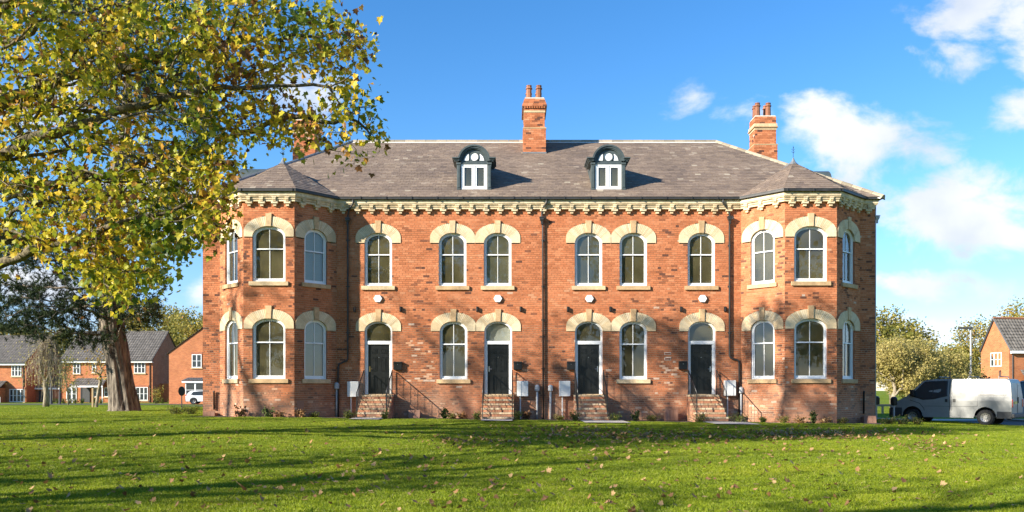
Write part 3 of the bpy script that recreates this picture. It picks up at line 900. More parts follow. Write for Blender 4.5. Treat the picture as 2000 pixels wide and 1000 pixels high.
for (Q, ap, rb) in turrets:
    for q in Q[1:3]:
        pass
    ridge_line(ap, rb, .08, .5, False, 'lead')
    # lead cap and finial
    m = MB(); m.lathe(ap, [(.20, -.10), (.09, .02), (.04, .14), (.012, .20)], 8)
    m.build('lead_cap', M['lead'], roof)
    m = MB(); m.tube([Vector(ap)+Vector((0, 0, z)) for z in (.1, .68)], .009, 6)
    for z in (.42, .52):
        m.tube([Vector(ap)+Vector((-.07, 0, z+.03)), Vector(ap)+Vector((0, 0, z-.03)), Vector(ap)+Vector((.07, 0, z+.03))], .008, 5)
    m.lathe(Vector(ap)+Vector((0, 0, .6)), [(.0, -.03), (.028, 0), (.0, .03)], 6)
    m.build('finial', M['iron_black'], roof)
# ------------------------------------------------------------------ chimneys
def chimney(x0, x1, y0, y1, zt, npots, cap_weather=True, pots=None):
    root_b = MB(); CHH = .085
    def shaft(xa, xb, ya, yb, za, zc, singles=False):
        root_b.box(xa+.008, xb-.008, ya+.008, yb-.008, za, zc, m=1)
        sides = [Fr((xa, ya), (xb, ya)), Fr((xa, yb), (xa, ya)), Fr((xb, ya), (xb, yb))]
        for fr in sides:
            z = za; r = 0
            while z < zc-.02:
                z2 = min(z+CHH, zc); w = .242; x = -(.121 if r % 2 else 0)
                while x < fr.L-.01:
                    a, b = max(0, x), min(fr.L, x+w)
                    if b-a > .03:
                        t = rnd.gauss(.62, .12)
                        if rnd.random() < .06: t = rnd.uniform(.1, .25)
                        root_b.prism(fr, [(a+.004, z+.004), (b-.004, z+.004), (b-.004, z2-.004), (a+.004, z2-.004)], -.01, .001, t)
                    x += w
                z = z2; r += 1
    zs0 = zt-2.95
    shaft(x0-.05, x1+.05, y0-.05, y1+.05, zs0, zt-1.42)
    root_b.box(x0-.065, x1+.065, y0-.065, y1+.065, zt-1.42, zt-1.36, .25, 2)
    shaft(x0, x1, y0, y1, zt-1.36, zt-.66)
    root_b.box(x0-.02, x1+.02, y0-.02, y1+.02, zt-.66, zt-.56, .8, 2)
    if cap_weather:
        shaft(x0-.03, x1+.03, y0-.03, y1+.03, zt-.56, zt-.47)
        for k in range(9):
            xx = x0-.03+(x1-x0+.06)*(k+.5)/9; root_b.box(xx-.035, xx+.035, y0-.085, y0-.03, zt-.47, zt-.39, .6)
        root_b.box(x0-.03, x1+.03, y0-.02, y1+.02, zt-.47, zt-.39, .05)
        n = 5
        for k in range(n):
            d = .10-(k/n)*.13; za = zt-.39+k*.39/n
            shaft(x0-d, x1+d, y0-d, y1+d, za, za+.39/n)
    else:
        root_b.box(x0-.07, x1+.07, y0-.07, y1+.07, zt-.56, zt-.50, .2, 2)
        root_b.box(x0-.04, x1+.04, y0-.04, y1+.04, zt-.50, zt-.36, .8, 2)
        shaft(x0, x1, y0, y1, zt-.36, zt)
    root_b.box(x0+.03, x1-.03, y0+.03, y1-.03, zt-.002, zt+.05, .5, 3)
    c = root_b.build('chimney', [M['brick'], M['mortar'], M['sandstone'], M['lime']], roof)
    return c
def pot(x, y, z, h=.66, r=.135):
    m = MB(); m.lathe((x, y, z), [(r*1.05, 0), (r, .1), (r*.92, h*.72), (r*1.22, h*.76), (r*1.22, h*.81), (r*.98, h*.84), (r*.85, h*.93), (r*1.0, h*.95), (r*1.0, h), (r*.7, h)], 8, rnd.uniform(.4, 1))
    m.build('chimney_pot', M['terracotta'], roof)
zc = PZ(192, 38.86)
chimney(PX(1024, 38.86), PX(1064, 38.86), 4.86, 6.7, zc, 2)
for y in (5.2, 5.9, 6.4):
    for px in (1033.5, 1053): pot((px-1000)*38.86/1640, y, zc+.04)
b = MB(); b.box(PX(1021, 38.8), PX(1067.5, 38.8), 4.78, 4.84, PZ(302.5, 38.8), PZ(299, 38.8)+.05); b.build('flashing', M['lead'], roof)
zc = PZ(227, 41)
chimney(PX(1474.5, 41), PX(1516, 41), 7.0, 7.95, zc, 4, False)
for y in (7.25, 7.65):
    for px in (1481, 1502): pot((px-1000)*41/1640+.03, y, zc+.04, .68, .13)
zc = PZ(234, 41)
chimney(PX(574, 41), PX(614, 41), 7.0, 8.2, zc, 4, False)
for y in (7.3, 7.8):
    for px in (583, 603): pot((px-1000)*41/1640, y, zc+.04, .68, .13)
# ------------------------------------------------------------------ dormers
def dormer():
    d = MB()
    dp = M['dormer_paint']
    # body cheeks
    d.box(-.66, -.60, .02, 2.6, 0, 1.3); d.box(.60, .66, .02, 2.6, 0, 1.3)
    d.box(-.72, .72, -.03, .10, -.06, .03)                 # cill
    for s in (-1, 1):
        d.box(s*.63-.075, s*.63+.075, -.05, .06, .03, 1.08); d.box(s*.63-.05, s*.63+.05, -.07, -.05, .12, 1.0)
        d.box(s*.63-.09, s*.63+.09, -.08, .06, 1.06, 1.14)
        for dz, ex in ((1.18, 0), (1.235, .04), (1.285, .09)):
            a, c = sorted((s*.60, s*(.80+ex))); d.box(a, c, -.10-ex, 1.2, dz, dz+.05)
    d.box(-.56, .56, -.03, .08, 1.08, 1.20)
    body = d.build('dormer', dp, house, bevel=.004)
    fn = lambda u, z, n: Vector((u, -n, z))
    def arc(r, n=24, zc=1.2): return [(r*math.cos(math.pi*k/n), zc+r*math.sin(math.pi*k/n)) for k in range(n+1)]
    a = MB()
    a.ring(fn, arc(.67), arc(.60), -2.8, .13, closed=False); a.ring(fn, arc(.60), arc(.54), -.1, .09, closed=False)
    a.ring(fn, arc(.54), arc(.50), -.1, .05, closed=False)
    a.build('arched_hood', dp, body)
    a = MB(); a.poly([fn(u, z, -.02) for u, z in arc(.52)]); a.build('tympanum', dp, body)
    a = MB(); cz = 1.385
    a.prism(fn, [(.165*math.cos(q*math.pi/12), cz+.165*math.sin(q*math.pi/12)) for q in range(24)], -.02, .01)
    a.build('roundel', M['white_pvc'], body)
    a = MB(); o_ = [(.205*math.cos(q*math.pi/12), cz+.205*math.sin(q*math.pi/12)) for q in range(24)]; i_ = [(.165*math.cos(q*math.pi/12), cz+.165*math.sin(q*math.pi/12)) for q in range(24)]
    a.ring(fn, o_, i_, -.02, .035); a.build('roundel_ring', dp, body)
    for s in (-1, 1):
        a = MB(); a.prism(fn, [(s*.22, 1.235), (s*.42, 1.235), (s*.36, 1.40), (s*.26, 1.50), (s*.225, 1.50)], -.02, .005); a.build('quarter_light', M['white_pvc'], body)
    # casement window
    w = MB(); w.ring(fn, [(-.535, .03), (.535, .03), (.535, 1.08), (-.535, 1.08)], [(-.47, .12), (.47, .12), (.47, 1.01), (-.47, 1.01)], -.1, .01)
    w.box(-.035, .035, -.012, .06, .12, 1.01)
    for s in (-1, 1):
        c = s*.2525; w.ring(fn, [(c-.2175, .12), (c+.2175, .12), (c+.2175, 1.01), (c-.2175, 1.01)], [(c-.15, .19), (c+.15, .19), (c+.15, .95), (c-.15, .95)], -.08, -.005)
    w = w.build('dormer_window', M['white_pvc'], body, bevel=.004)
    for s in (-1, 1):
        c = s*.2525; g = MB(); g.poly([fn(c-.15, .19, -.04), fn(c+.15, .19, -.04), fn(c+.15, .95, -.04), fn(c-.15, .95, -.04)]); g.build('pane', M['glass'], w) if False else g.build('dormer_pane', M['glass'], body)
    g = MB(); g.box(-.6, .6, .5, .55, 0, 1.1); g.build('blind', M['plaster'], body)
    g = MB(); g.box(-.74, .74, -.14, .3, -.09, -.05); g.build('apron_flashing', M['lead'], body)
    return body
DY = .42
d0 = dormer()
D_ = DY+34
d0.location = (PX(926, D_), DY, PZ(372.5, D_))
d1 = copy_tree(d0, house); d1.location = (PX(1188, D_), DY, PZ(372.5, D_))
d2 = copy_tree(d0, house); d2.location = (-12.35, 4.9, rel(8.35)); d2.rotation_euler = (0, 0, R(-90))
d3 = copy_tree(d0, house); d3.location = (14.45, 4.9, rel(8.25)); d3.rotation_euler = (0, 0, R(90))
# ------------------------------------------------------------------ downpipes
def downpipe(pts, hop, mat='gutter_black', r=.038, brackets=()):
    m = MB(); m.tube(pts, r, 10); p = m.build('downpipe', M[mat], house, smooth=True)
    if hop:
        x, y, z = hop; m = MB()
        m.lathe((x, y, z), [(.05, -.24), (.06, -.12), (.115, -.04), (.115, .02), (.14, .03), (.14, .07), (.10, .075)], 4)
        m.build('hopper', M[mat], p)
    for (x, y, z) in brackets:
        m = MB(); m.box(x-.065, x+.065, y-.01, y+.06, z-.03, z+.03); m.build('bracket', M[mat], p)
def zp(py): return PZ(py, 34)
def xp(px): return (px-1000)/48.24
yw = -.075
g0 = rel(7.68)
downpipe([(xp(692), -.28, g0), (xp(692), -.27, zp(400)), (xp(682), yw-.02, zp(412)), (xp(680), yw, zp(424)), (xp(680), yw, zp(700)), (xp(678), yw, zp(705)), (xp(663), yw, zp(711)), (xp(661), yw, zp(717)), (xp(661), yw, zp(822))],
         (xp(680), yw-.04, zp(430)), brackets=[(xp(680), yw, zp(q)) for q in (470, 560, 650)])
downpipe([(xp(1067), -.28, g0), (xp(1067), -.27, zp(399)), (xp(1059), yw-.05, zp(408)), (xp(1058), yw, zp(418)), (xp(1060), yw, zp(440)), (xp(1061), yw, zp(822))],
         (xp(1058), yw-.04, zp(428)), brackets=[(xp(1060.5), yw, zp(q)) for q in (470, 560, 625, 720)])
downpipe([(xp(1409), -.28, g0), (xp(1409), -.27, zp(399)), (xp(1420), yw-.03, zp(410)), (xp(1424), yw, zp(418)), (xp(1424), yw, zp(694)), (xp(1426), yw, zp(699)), (xp(1441), yw, zp(704)), (xp(1443), yw, zp(711)), (xp(1443), yw, zp(820))],
         (xp(1424), yw-.04, zp(427)), brackets=[(xp(1424), yw, zp(q)) for q in (480, 560, 650)])
downpipe([(14.74, .06, zp(395)), (14.74, .06, zp(832))], (14.80, .06, zp(424)), 'grey_pvc', .03)
downpipe([(xp(419), -.1, zp(764)), (xp(419), -.06, zp(767)), (xp(419), -.05, zp(800))], None, 'iron_black', .035)
downpipe([(xp(1686), -.1, zp(764)), (xp(1686), -.06, zp(767)), (xp(1686), -.05, zp(808))], None, 'iron_black', .035)
# ------------------------------------------------------------------ door steps and railings
def steps(cx, k):
    top = rel(-.19); n = 6; rise = .168; going = .27; land = .42; w = .60
    b = MB()
    for i in range(n):
        y1_ = -.004; y0_ = -(land+going*i); z1 = top-.045-rise*i
        b.box(cx-w-.02, cx+w+.02, y0_+.03, y1_ if i == 0 else -(land+going*(i-1))+.03, -.7, z1, rnd.uniform(.5, .8), 0)
    s = b.build('front_steps', [M['pinkbrick']], house)
    # courses of bricks on the risers
    for i in range(n):
        y0_ = -(land+going*i); z1 = top-rise*i
        m = MB(); nb = 11
        for q in range(nb):
            xa = cx-w-.03+(2*w+.06)*q/nb; xb = cx-w-.03+(2*w+.06)*(q+1)/nb
            m.box(xa+.004, xb-.004, y0_+rnd.uniform(-.004, .004), y0_+.22 if i else y0_+.40, z1-.066, z1+rnd.uniform(-.002, .002), rnd.uniform(.2, 1))
        m.build('tread', M['step_brick'], s)
        m = MB(); nb = 5 + (i % 2)
        for q in range(nb):
            xa = cx-w-.02+(2*w+.04)*q/nb; xb = cx-w-.02+(2*w+.04)*(q+1)/nb
            m.box(xa+.004, xb-.004, y0_+.018, y0_+.05, z1-rise+.004, z1-.074, rnd.gauss(.5, .15))
        m.build('riser', M['brick'], s)
    # side walls of bricks
    for sd in (-1, 1):
        m = MB()
        for i in range(n):
            z1 = top-rise*i
            for c in range(2):
                zz = z1-.07-.082*c
                a = 0 if True else 0
                y_end = -(land+going*i)+.03; yy = -.01-(.11 if c else 0)
                while yy > y_end+.03:
                    y2 = max(yy-.235, y_end)
                    m.box(cx+sd*(w+.02)-.006, cx+sd*(w+.02)+.006, y2+.004, yy-.004, zz-.078, zz-.004, rnd.gauss(.42, .18)); yy = y2
        m.build('side_wall', M['brick'], s)
    # railings
    for sd in (-1, 1):
        x = cx+sd*(w-.03); r = MB()
        za = rel(.80); yb = -(land+going*5)+.10; zb_ = top-rise*5+.93; ya = -.10
        def hz(y): return za+(zb_-za)*(y-ya)/(yb-ya) if y < -.30 else za+(zb_-za)*(y-ya)/(yb-ya)
        r.tube([(x, ya, za), (x, yb, zb_)], .022, 8)
        r = r.build('railing', M['iron_black'], s, smooth=True)
        q = MB(); q.tube([(x, ya, top-.02), (x, ya, za)], .02, 8); q.build('post', M['iron_black'], r)  if False else q.build('post', M['iron_black'], s)
        q = MB(); q.tube([(x, yb, top-rise*6-.1), (x, yb, zb_)], .02, 8); q.build('post', M['iron_black'], s)
        q = MB(); q.tube([(x, ya, za-.80), (x, yb, zb_-.80)], .012, 6); q.build('bottom_rail', M['iron_black'], s)
        nb = 9
        for j in range(1, nb):
            y = ya+(yb-ya)*j/nb; q = MB(); q.tube([(x, y, hz(y)-.80), (x, y, hz(y))], .008, 5); q.build('baluster', M['iron_black'], s)
tintmat('step_brick', [(0, (.30, .20, .12)), (.5, (.50, .36, .22)), (1, (.68, .55, .38))], .9, 25, (.8, 1.1), .3, .003)
tintmat('pinkbrick', [(0, (.26, .13, .085)), (1, (.42, .24, .17))], .9, 25, (.8, 1.1), .3, .003)
DX = [(739, 0), (973, 1), (1150, 2), (1371, 3)]
for px, k in DX: steps(xp(px), k)
# brick-coloured service covers at the wall foot
def cover(x, y, w, h, z, tilt, label_parent=house):
    m = MB(); Mx = Matrix.Translation((x, y, z)) @ Matrix.Rotation(R(tilt), 4, 'X')
    n = 3
    for k in range(n): m.box(-w/2+w*k/n+.004, -w/2+w*(k+1)/n-.004, -.05, .02, 0, h, rnd.uniform(.2, .8), M=Mx)
    m.box(-w/2, w/2, .02, .28, 0, h*.85, .4, M=Matrix.Translation((x, y, z)))
    m.build('vent_cover', M['pinkbrick'], house)
cover(xp(811), -.42, .46, .42, -.05, -12); cover(xp(1308), -.42, .50, .44, -.05, -5); cover(xp(1691), -.40, .50, .36, -.22, -8); cover(xp(414), -.30, .46, .24, .05, -2)
for py in (690.5, 701):
    m = MB(); x = xp(1304); z = zp(py)
    m.box(x-.13, x+.13, -.012, 0, z-.052, z+.052, .5, 1); m.box(x-.115, x+.115, -.018, 0, z-.036, z+.036, .6, 0)
    for k in range(6): m.box(x-.10+k*.036, x-.085+k*.036, -.024, -.018, z-.03, z+.03, .2, 0)
    m.build('air_brick', [M['red_leaf'] if False else M['terracotta'], M['lime']], house)
m = MB(); fr = FR[3]; m.prism(fr, [(.12, rel(-.78)), (.42, rel(-.78)), (.42, rel(-.42)), (.12, rel(-.42))], 0, .012, .5); m.build('stone_patch', M['pinkbrick'], house)
# ------------------------------------------------------------------ things fixed to the front wall
def wall_thing(name, label, cat, px, py, group=None, y=-.012):
    return empty(name, (xp(px), y, zp(py)), 0, label, cat, group)
hexn = ['over the left window, above the first black door from the left', 'above the second black door from the left', 'above the third black door from the left', 'above the rightmost black door']
hexn[0] = 'above the leftmost black door'
for k, (px, py) in enumerate(((738.5, 583.5), (972.5, 583.5), (1151, 583.5), (1372, 583.5))):
    t = wall_thing('alarm_box', 'white hexagonal alarm box on the brick wall ' + hexn[k], 'alarm box', px, py, 'hexagonal alarm boxes')
    m = MB(); fn = lambda u, z, n: Vector((u, -n, z))
    m.prism(fn, [(.175*math.cos(q*math.pi/3), .165*math.sin(q*math.pi/3)) for q in range(6)], 0, .07)
    m.build('cover', M['white_pvc'], t, bevel=.012)
    m = MB(); m.prism(fn, [(.15*math.cos(q*math.pi/3), .14*math.sin(q*math.pi/3)) for q in range(6)], -.01, .0); m.build('back_plate', M['grey_pvc'], t)
wl = [(693, 605, 'in the shade beside the left bay'), (782.5, 604, 'right of the leftmost doorway arch'), (932, 604, 'between the joined arches and the second door, left side'),
      (1017, 604, 'just left of the middle drainpipe'), (1109, 604, 'right of the middle drainpipe, above the third door arch'), (1192, 604, 'above the join of the third doorway and its window'),
      (1330, 604, 'left of the rightmost doorway arch'), (1416, 604, 'beside the right drainpipe')]
wl[2] = (932, 604, 'above the join of the second window and second doorway')
for px, py, d in wl:
    t = wall_thing('wall_light', 'small black wall light ' + d, 'wall light', px, py, 'small black wall lights')
    m = MB(); m.box(-.045, .045, -.02, .012, -.10, .10); m.build('back_plate', M['iron_black'], t)
    m = MB(); m.lathe((0, -.075, -.085), [(.04, 0), (.042, .17), (.03, .18)], 10); m.build('lamp_body', M['iron_black'], t)
lb = [(777.5, 714.5, 'right of the leftmost door'), (1011, 714, 'right of the second door'), (1115, 714, 'left of the third door'), (1333, 713.5, 'left of the rightmost door')]
for px, py, d in lb:
    t = wall_thing('letterbox', 'black wall letterbox ' + d, 'letterbox', px, py, 'black wall letterboxes')
    m = MB(); m.box(-.165, .165, -.13, .012, -.17, .12); m.build('box', M['iron_black'], t, bevel=.01)
    m = MB(); m.box(-.172, .172, -.15, .012, .12, .165); m.box(-.172, .172, -.16, -.14, .10, .165); m.build('lid', M['iron_black'], t, bevel=.008)
    m = MB(); m.tube([(0, -.13, .05), (0, -.145, .05)], .012, 8); m.build('lock', M['steel'], t)
mb = [(691, 760, 'left of the leftmost steps', 0), (1020.5, 759, 'right of the second steps', 0), (1102.5, 759, 'left of the third steps', 0), (1424, 758, 'right of the rightmost steps', 0)]
for px, py, d, _ in mb:
    t = empty('meter_cabinet', (xp(px), -.06, G(xp(px), -.1)), 0, 'white meter cabinet on a thin post ' + d, 'meter box', 'white meter cabinets on posts')
    zc_ = zp(py) - G(xp(px), -.1)
    m = MB(); m.box(-.225, .225, -.16, .04, zc_-.31, zc_+.31); m.build('cabinet', M['white_box'], t, bevel=.01)
    m = MB(); m.ring(fn, [(-.21, zc_-.295), (.21, zc_-.295), (.21, zc_+.295), (-.21, zc_+.295)], [(-.2, zc_-.285), (.2, zc_-.285), (.2, zc_+.285), (-.2, zc_+.285)], .155, .164)
    m.build('cabinet_door', M['white_box'], t)
    m = MB(); m.tube([(-.09, -.05, -.1), (-.09, -.05, zc_-.3)], .028, 8); m.build('post', M['white_box'], t)
for px, d in ((1049, 'left of the middle drainpipe'), (1075, 'right of the middle drainpipe'), (1446.5, 'beside the right drainpipe'), (658.5, 'behind the left drainpipe foot')):
    t = empty('cable_duct', (xp(px), -.07, G(xp(px), -.1)), 0, 'grey capped service duct on the wall ' + d, 'service duct', 'grey capped service ducts')
    h = (816-748)/48.24
    m = MB(); m.tube([(0, 0, -.1), (0, 0, h-.15)], .045, 10); m.build('duct', M['grey_pvc'], t, smooth=True)
    m = MB(); m.lathe((0, -.01, h-.28), [(.05, 0), (.10, .03), (.10, .20), (.07, .26), (.0, .28)], 10); m.build('cap', M['grey_pvc'], t, smooth=False)
# ------------------------------------------------------------------ vegetation tools
def colonize(att, path, di, dk, step, iters, seed=1, jitter=.15, grav=0.0):
    rng = np.random.default_rng(seed)
    att = np.array(att, float)
    P = [np.array(p, float) for p in path]; par = [-1]+list(range(len(path)-1))
    n_att = len(att); near = np.full(n_att, 1e9); idx = np.zeros(n_att, int); alive = np.ones(n_att, bool)
    def upd(k0):
        for k in range(k0, len(P)):
            d = np.linalg.norm(att-P[k], axis=1); m = d < near; near[m] = d[m]; idx[m] = k
    upd(0)
    for it in range(iters):
        k0 = len(P)
        act = alive & (near < di)
        if not act.any(): break
        ids = np.nonzero(act)[0]; which = idx[ids]
        dirs = att[ids]-np.array([P[w] for w in which]); dirs /= np.linalg.norm(dirs, axis=1)[:, None]+1e-9
        acc = {}
        for w, dvec in zip(which, dirs): acc.setdefault(int(w), []).append(dvec)
        for w, dl in acc.items():
            v = np.mean(dl, axis=0) + rng.normal(0, jitter, 3); v[2] += grav
            v /= np.linalg.norm(v)+1e-9
            P.append(P[w]+v*step); par.append(w)
        upd(k0); alive &= ~(near < dk)
        if not alive.any(): break
    return P, par
def branch_mesh(P, par, r0, tipr, mb, power=2.4, sides_big=10, fixed=None, wob=0):
    n = len(P); kids = [[] for _ in range(n)]
    for i, p in enumerate(par):
        if p >= 0: kids[p].append(i)
    w = [0.0]*n
    for i in range(n-1, -1, -1):
        w[i] = tipr**power if not kids[i] else sum(w[k] for k in kids[i])
    sc = 1
    rad = [v**(1/power) for v in w]
    f = r0/rad[0] if rad[0] > 0 else 1
    # ease radii so the root has r0 but twigs keep tipr
    mx = rad[0]
    rad = [tipr+(r-tipr)*(r0-tipr)/max(1e-6, (mx-tipr)) for r in rad]
    if fixed:
        for i, r in fixed.items(): rad[i] = r
    stack = [(0, None)]
    while stack:
        i, frm = stack.pop()
        ch = []; rr = []
        if frm is not None: ch.append(P[frm]); rr.append(min(rad[frm], rad[i]*1.15))
        cur = i
        while True:
            ch.append(P[cur]); rr.append(rad[cur])
            ks = kids[cur]
            if not ks: break
            ks = sorted(ks, key=lambda k: -w[k])
            for k in ks[1:]: stack.append((k, cur))
            cur = ks[0]
        if len(ch) > 1:
            sd = sides_big if rr[0] > .12 else (6 if rr[0] > .035 else 4 if rr[0] > .012 else 3)
            mb.tube([tuple(p) for p in ch], rr, sd, rnd.random(), cap=False)
    return rad, kids
LEAF5 = [(0, 0), (.18, -.05), (.50, .10), (.34, .26), (.52, .52), (.24, .55), (.0, 1.0), (-.24, .55), (-.52, .52), (-.34, .26), (-.50, .10), (-.18, -.05)]
LEAF4 = [(0, 0), (.34, .40), (0, 1.0), (-.34, .40)]
LEAF3 = [(0, 0), (.38, .45), (.12, .62), (0, 1.0), (-.30, .5)]
def add_leaves(mb, pos, size, tints, shape, droop=.5, rng=None, sunface=0.0, curl=.12):
    """vectorised leaves at pos"""
    n = len(pos); S = np.array(shape, float); k = len(S)
    d = rng.normal(0, 1, (n, 3)); d[:, 2] -= droop; d /= np.linalg.norm(d, axis=1)[:, None]
    q = rng.normal(0, 1, (n, 3)); q += np.array([-.85, -.52, .42])*sunface
    x = np.cross(d, q); x /= np.linalg.norm(x, axis=1)[:, None]+1e-9
    nn = np.cross(x, d)
    sz = size*rng.uniform(.5, 1.28, n)
    V = pos[:, None, :] + (x[:, None, :]*S[None, :, 0:1] + d[:, None, :]*S[None, :, 1:2] + nn[:, None, :]*(np.abs(S[None, :, 0:1])*curl*2 - curl*S[None, :, 1:2]**2))*sz[:, None, None]
    i0 = len(mb.v); mb.v.extend(map(tuple, V.reshape(-1, 3).tolist()))
    for i in range(n):
        b = i0+i*k; mb.f.append(tuple(range(b, b+k)))
    mb.t.extend(list(tints)); mb.m.extend([0]*n)
def twig_leaf_pos(P, par, kids, rad, rmax, per, spread, rng, keep=None):
    out = []
    for i in range(len(P)):
        if rad[i] > rmax: continue
        for _ in range(per):
            p = P[i]+rng.normal(0, spread, 3)
            if keep is None or keep(p): out.append(p)
    return np.array(out)
def to_px(p):
    D = p[1]+34
    return (1000+p[0]*1640/D, 762-(p[2]-EYE)*1640/D)
# ------------------------------------------------------------------ sycamore, trunk out of frame to the left
def sycamore():
    rng = np.random.default_rng(11)
    E = [  # px ellipses: x, y, rx, ry, weight, depth range
        (90, 90, 160, 150, 2.6), (300, 100, 150, 130, 2.3), (470, 60, 100, 90, 1.5), (120, 290, 170, 130, 2.6), (330, 270, 120, 110, 2.0),
        (100, 420, 140, 95, 2.0), (250, 470, 110, 90, 1.5), (215, 545, 55, 48, .75), (370, 400, 75, 75, .95), (428, 350, 38, 75, .6), (425, 432, 30, 30, .18), (310, 480, 45, 50, .35),
        (560, 60, 60, 60, .62), (520, 150, 50, 60, .6), (600, 110, 60, 35, .30), (680, 85, 48, 32, .46), (706, 95, 24, 32, .22), (640, 30, 35, 35, .18), (460, 210, 60, 60, .65),
        (650, 230, 65, 34, .55), (705, 235, 42, 45, .55), (718, 295, 26, 26, .22), (640, 285, 40, 20, .08), (530, 225, 40, 35, .25), (668, 165, 30, 30, .12), (560, 255, 30, 20, .10)]
    att = []
    W = np.array([e[4] for e in E]); Wn = W/W.sum()
    N = 4500
    while len(att) < N:
        e = E[rng.choice(len(E), p=Wn)]
        a = rng.uniform(0, 2*math.pi); r = math.sqrt(rng.uniform(0, 1))
        px, py = e[0]+e[2]*r*math.cos(a), e[1]+e[3]*r*math.sin(a)
        D = rng.uniform(14.5, 19.5) if px < 430 else rng.uniform(15.5, 18)
        if py < -60: continue
        att.append(P3(px, py, D))
    # the part of the crown above and left of the picture
    m = 0
    while m < 1500:
        v = rng.normal(0, 1, 3); v /= np.linalg.norm(v); v *= rng.uniform(.2, 1)**.4
        p = np.array([-14.0, -17.0, 11.0]) + v*np.array([8.5, 6.5, 5.8])
        px, py = to_px(p)
        if px > -60 and py > -70: continue
        if p[2] < 4: continue
        att.append(Vector(p)); m += 1
    base = np.array([-17.0, -16.5, G(-17, -16.5)-.1])
    path = [base + np.array([.10*z*math.sin(z*.5), .04*z, z]) for z in np.arange(0, 6.6, .3)]
    P, par = colonize(att, path, 7.0, .38, .30, 170, 3, .16)
    okn = []
    for i, p in enumerate(P):
        q = to_px(p); okn.append((i < len(path) or okn[par[i]]) and not (q[0] > 455 and q[1] > 318))
    new = {}; P2 = []; par2 = []
    for i, p in enumerate(P):
        if okn[i]: new[i] = len(P2); P2.append(p); par2.append(new[par[i]] if par[i] >= 0 else -1)
    P, par = P2, par2
    t = empty('sycamore_tree', tuple(base), 0, 'big sycamore with yellow and green autumn leaves reaching in from the top left', 'tree')
    P = [p-base for p in P]
    mb = MB(); rad, kids = branch_mesh(P, par, .42, .007, mb, 2.25)
    mb.build('trunk', M['bark'], t, smooth=True)
    def keep(p):
        px, py = to_px(p+base)
        if px > 760 or (px > 466 and py > 345): return False
        return True
    pos = twig_leaf_pos(P, par, kids, rad, .02, 16, .20, rng, keep)
    # each leaf as it hangs
    px = np.array([to_px(p+base) for p in pos]); inside = (px[:, 0] > -30) & (px[:, 1] > -30)
    cl = np.array([noise.noise(Vector(p)*.55) for p in pos])
    thin = rng.uniform(0, 1, len(pos)) < np.where(inside, np.where(px[:, 0] > 440, .85, np.where(cl > -.12, 1.0, .45)), np.where(cl > .02, 1.0, 0.04))
    pos = pos[thin]; px = px[thin]
    nz = np.array([noise.noise(Vector(p)*.9) for p in pos])
    ti = np.clip(rng.normal(.54, .17, len(pos)) + nz*.55 + np.where(px[:, 0] > 430, .07, 0), 0, .95)
    br = rng.uniform(0, 1, len(pos)) < .05; ti[br] = rng.uniform(.88, 1, br.sum())
    # the 300 nearest that are in view hang as single leaves
    D = pos[:, 1]+base[1]+34
    vis = np.nonzero((px[:, 0] > 10) & (px[:, 0] < 730) & (px[:, 1] > 10) & (px[:, 1] < 590))[0]
    near = vis[np.argsort(D[vis])[:300]]
    rest = np.ones(len(pos), bool); rest[near] = False
    lv = MB(); add_leaves(lv, pos[rest], .128, ti[rest], LEAF5, .7, rng, 1.0)
    o = lv.build('leaves', M['sycamore_leaf'], t); tag(o, kind='stuff')
    one = MB(); add_leaves(one, np.array([[0., 0, 0]]), .13, [0], LEAF5, 3, rng, 1.5)
    me = None
    for i in near:
        if me is None: o = one.build('leaf', M['sycamore_leaf'], t); me = o.data
        else: o = bpy.data.objects.new('leaf', me); COL.objects.link(o); adopt(o, t)
        o.location = pos[i]; o.rotation_euler = (rnd.gauss(0, .8), rnd.gauss(0, .8), rnd.uniform(-2, 2)); s = rnd.uniform(.8, 1.2); o.scale = (s, s, s); o['piece'] = float(ti[i])
    print('sycamore nodes', len(P), 'leaves', len(pos))
sycamore()
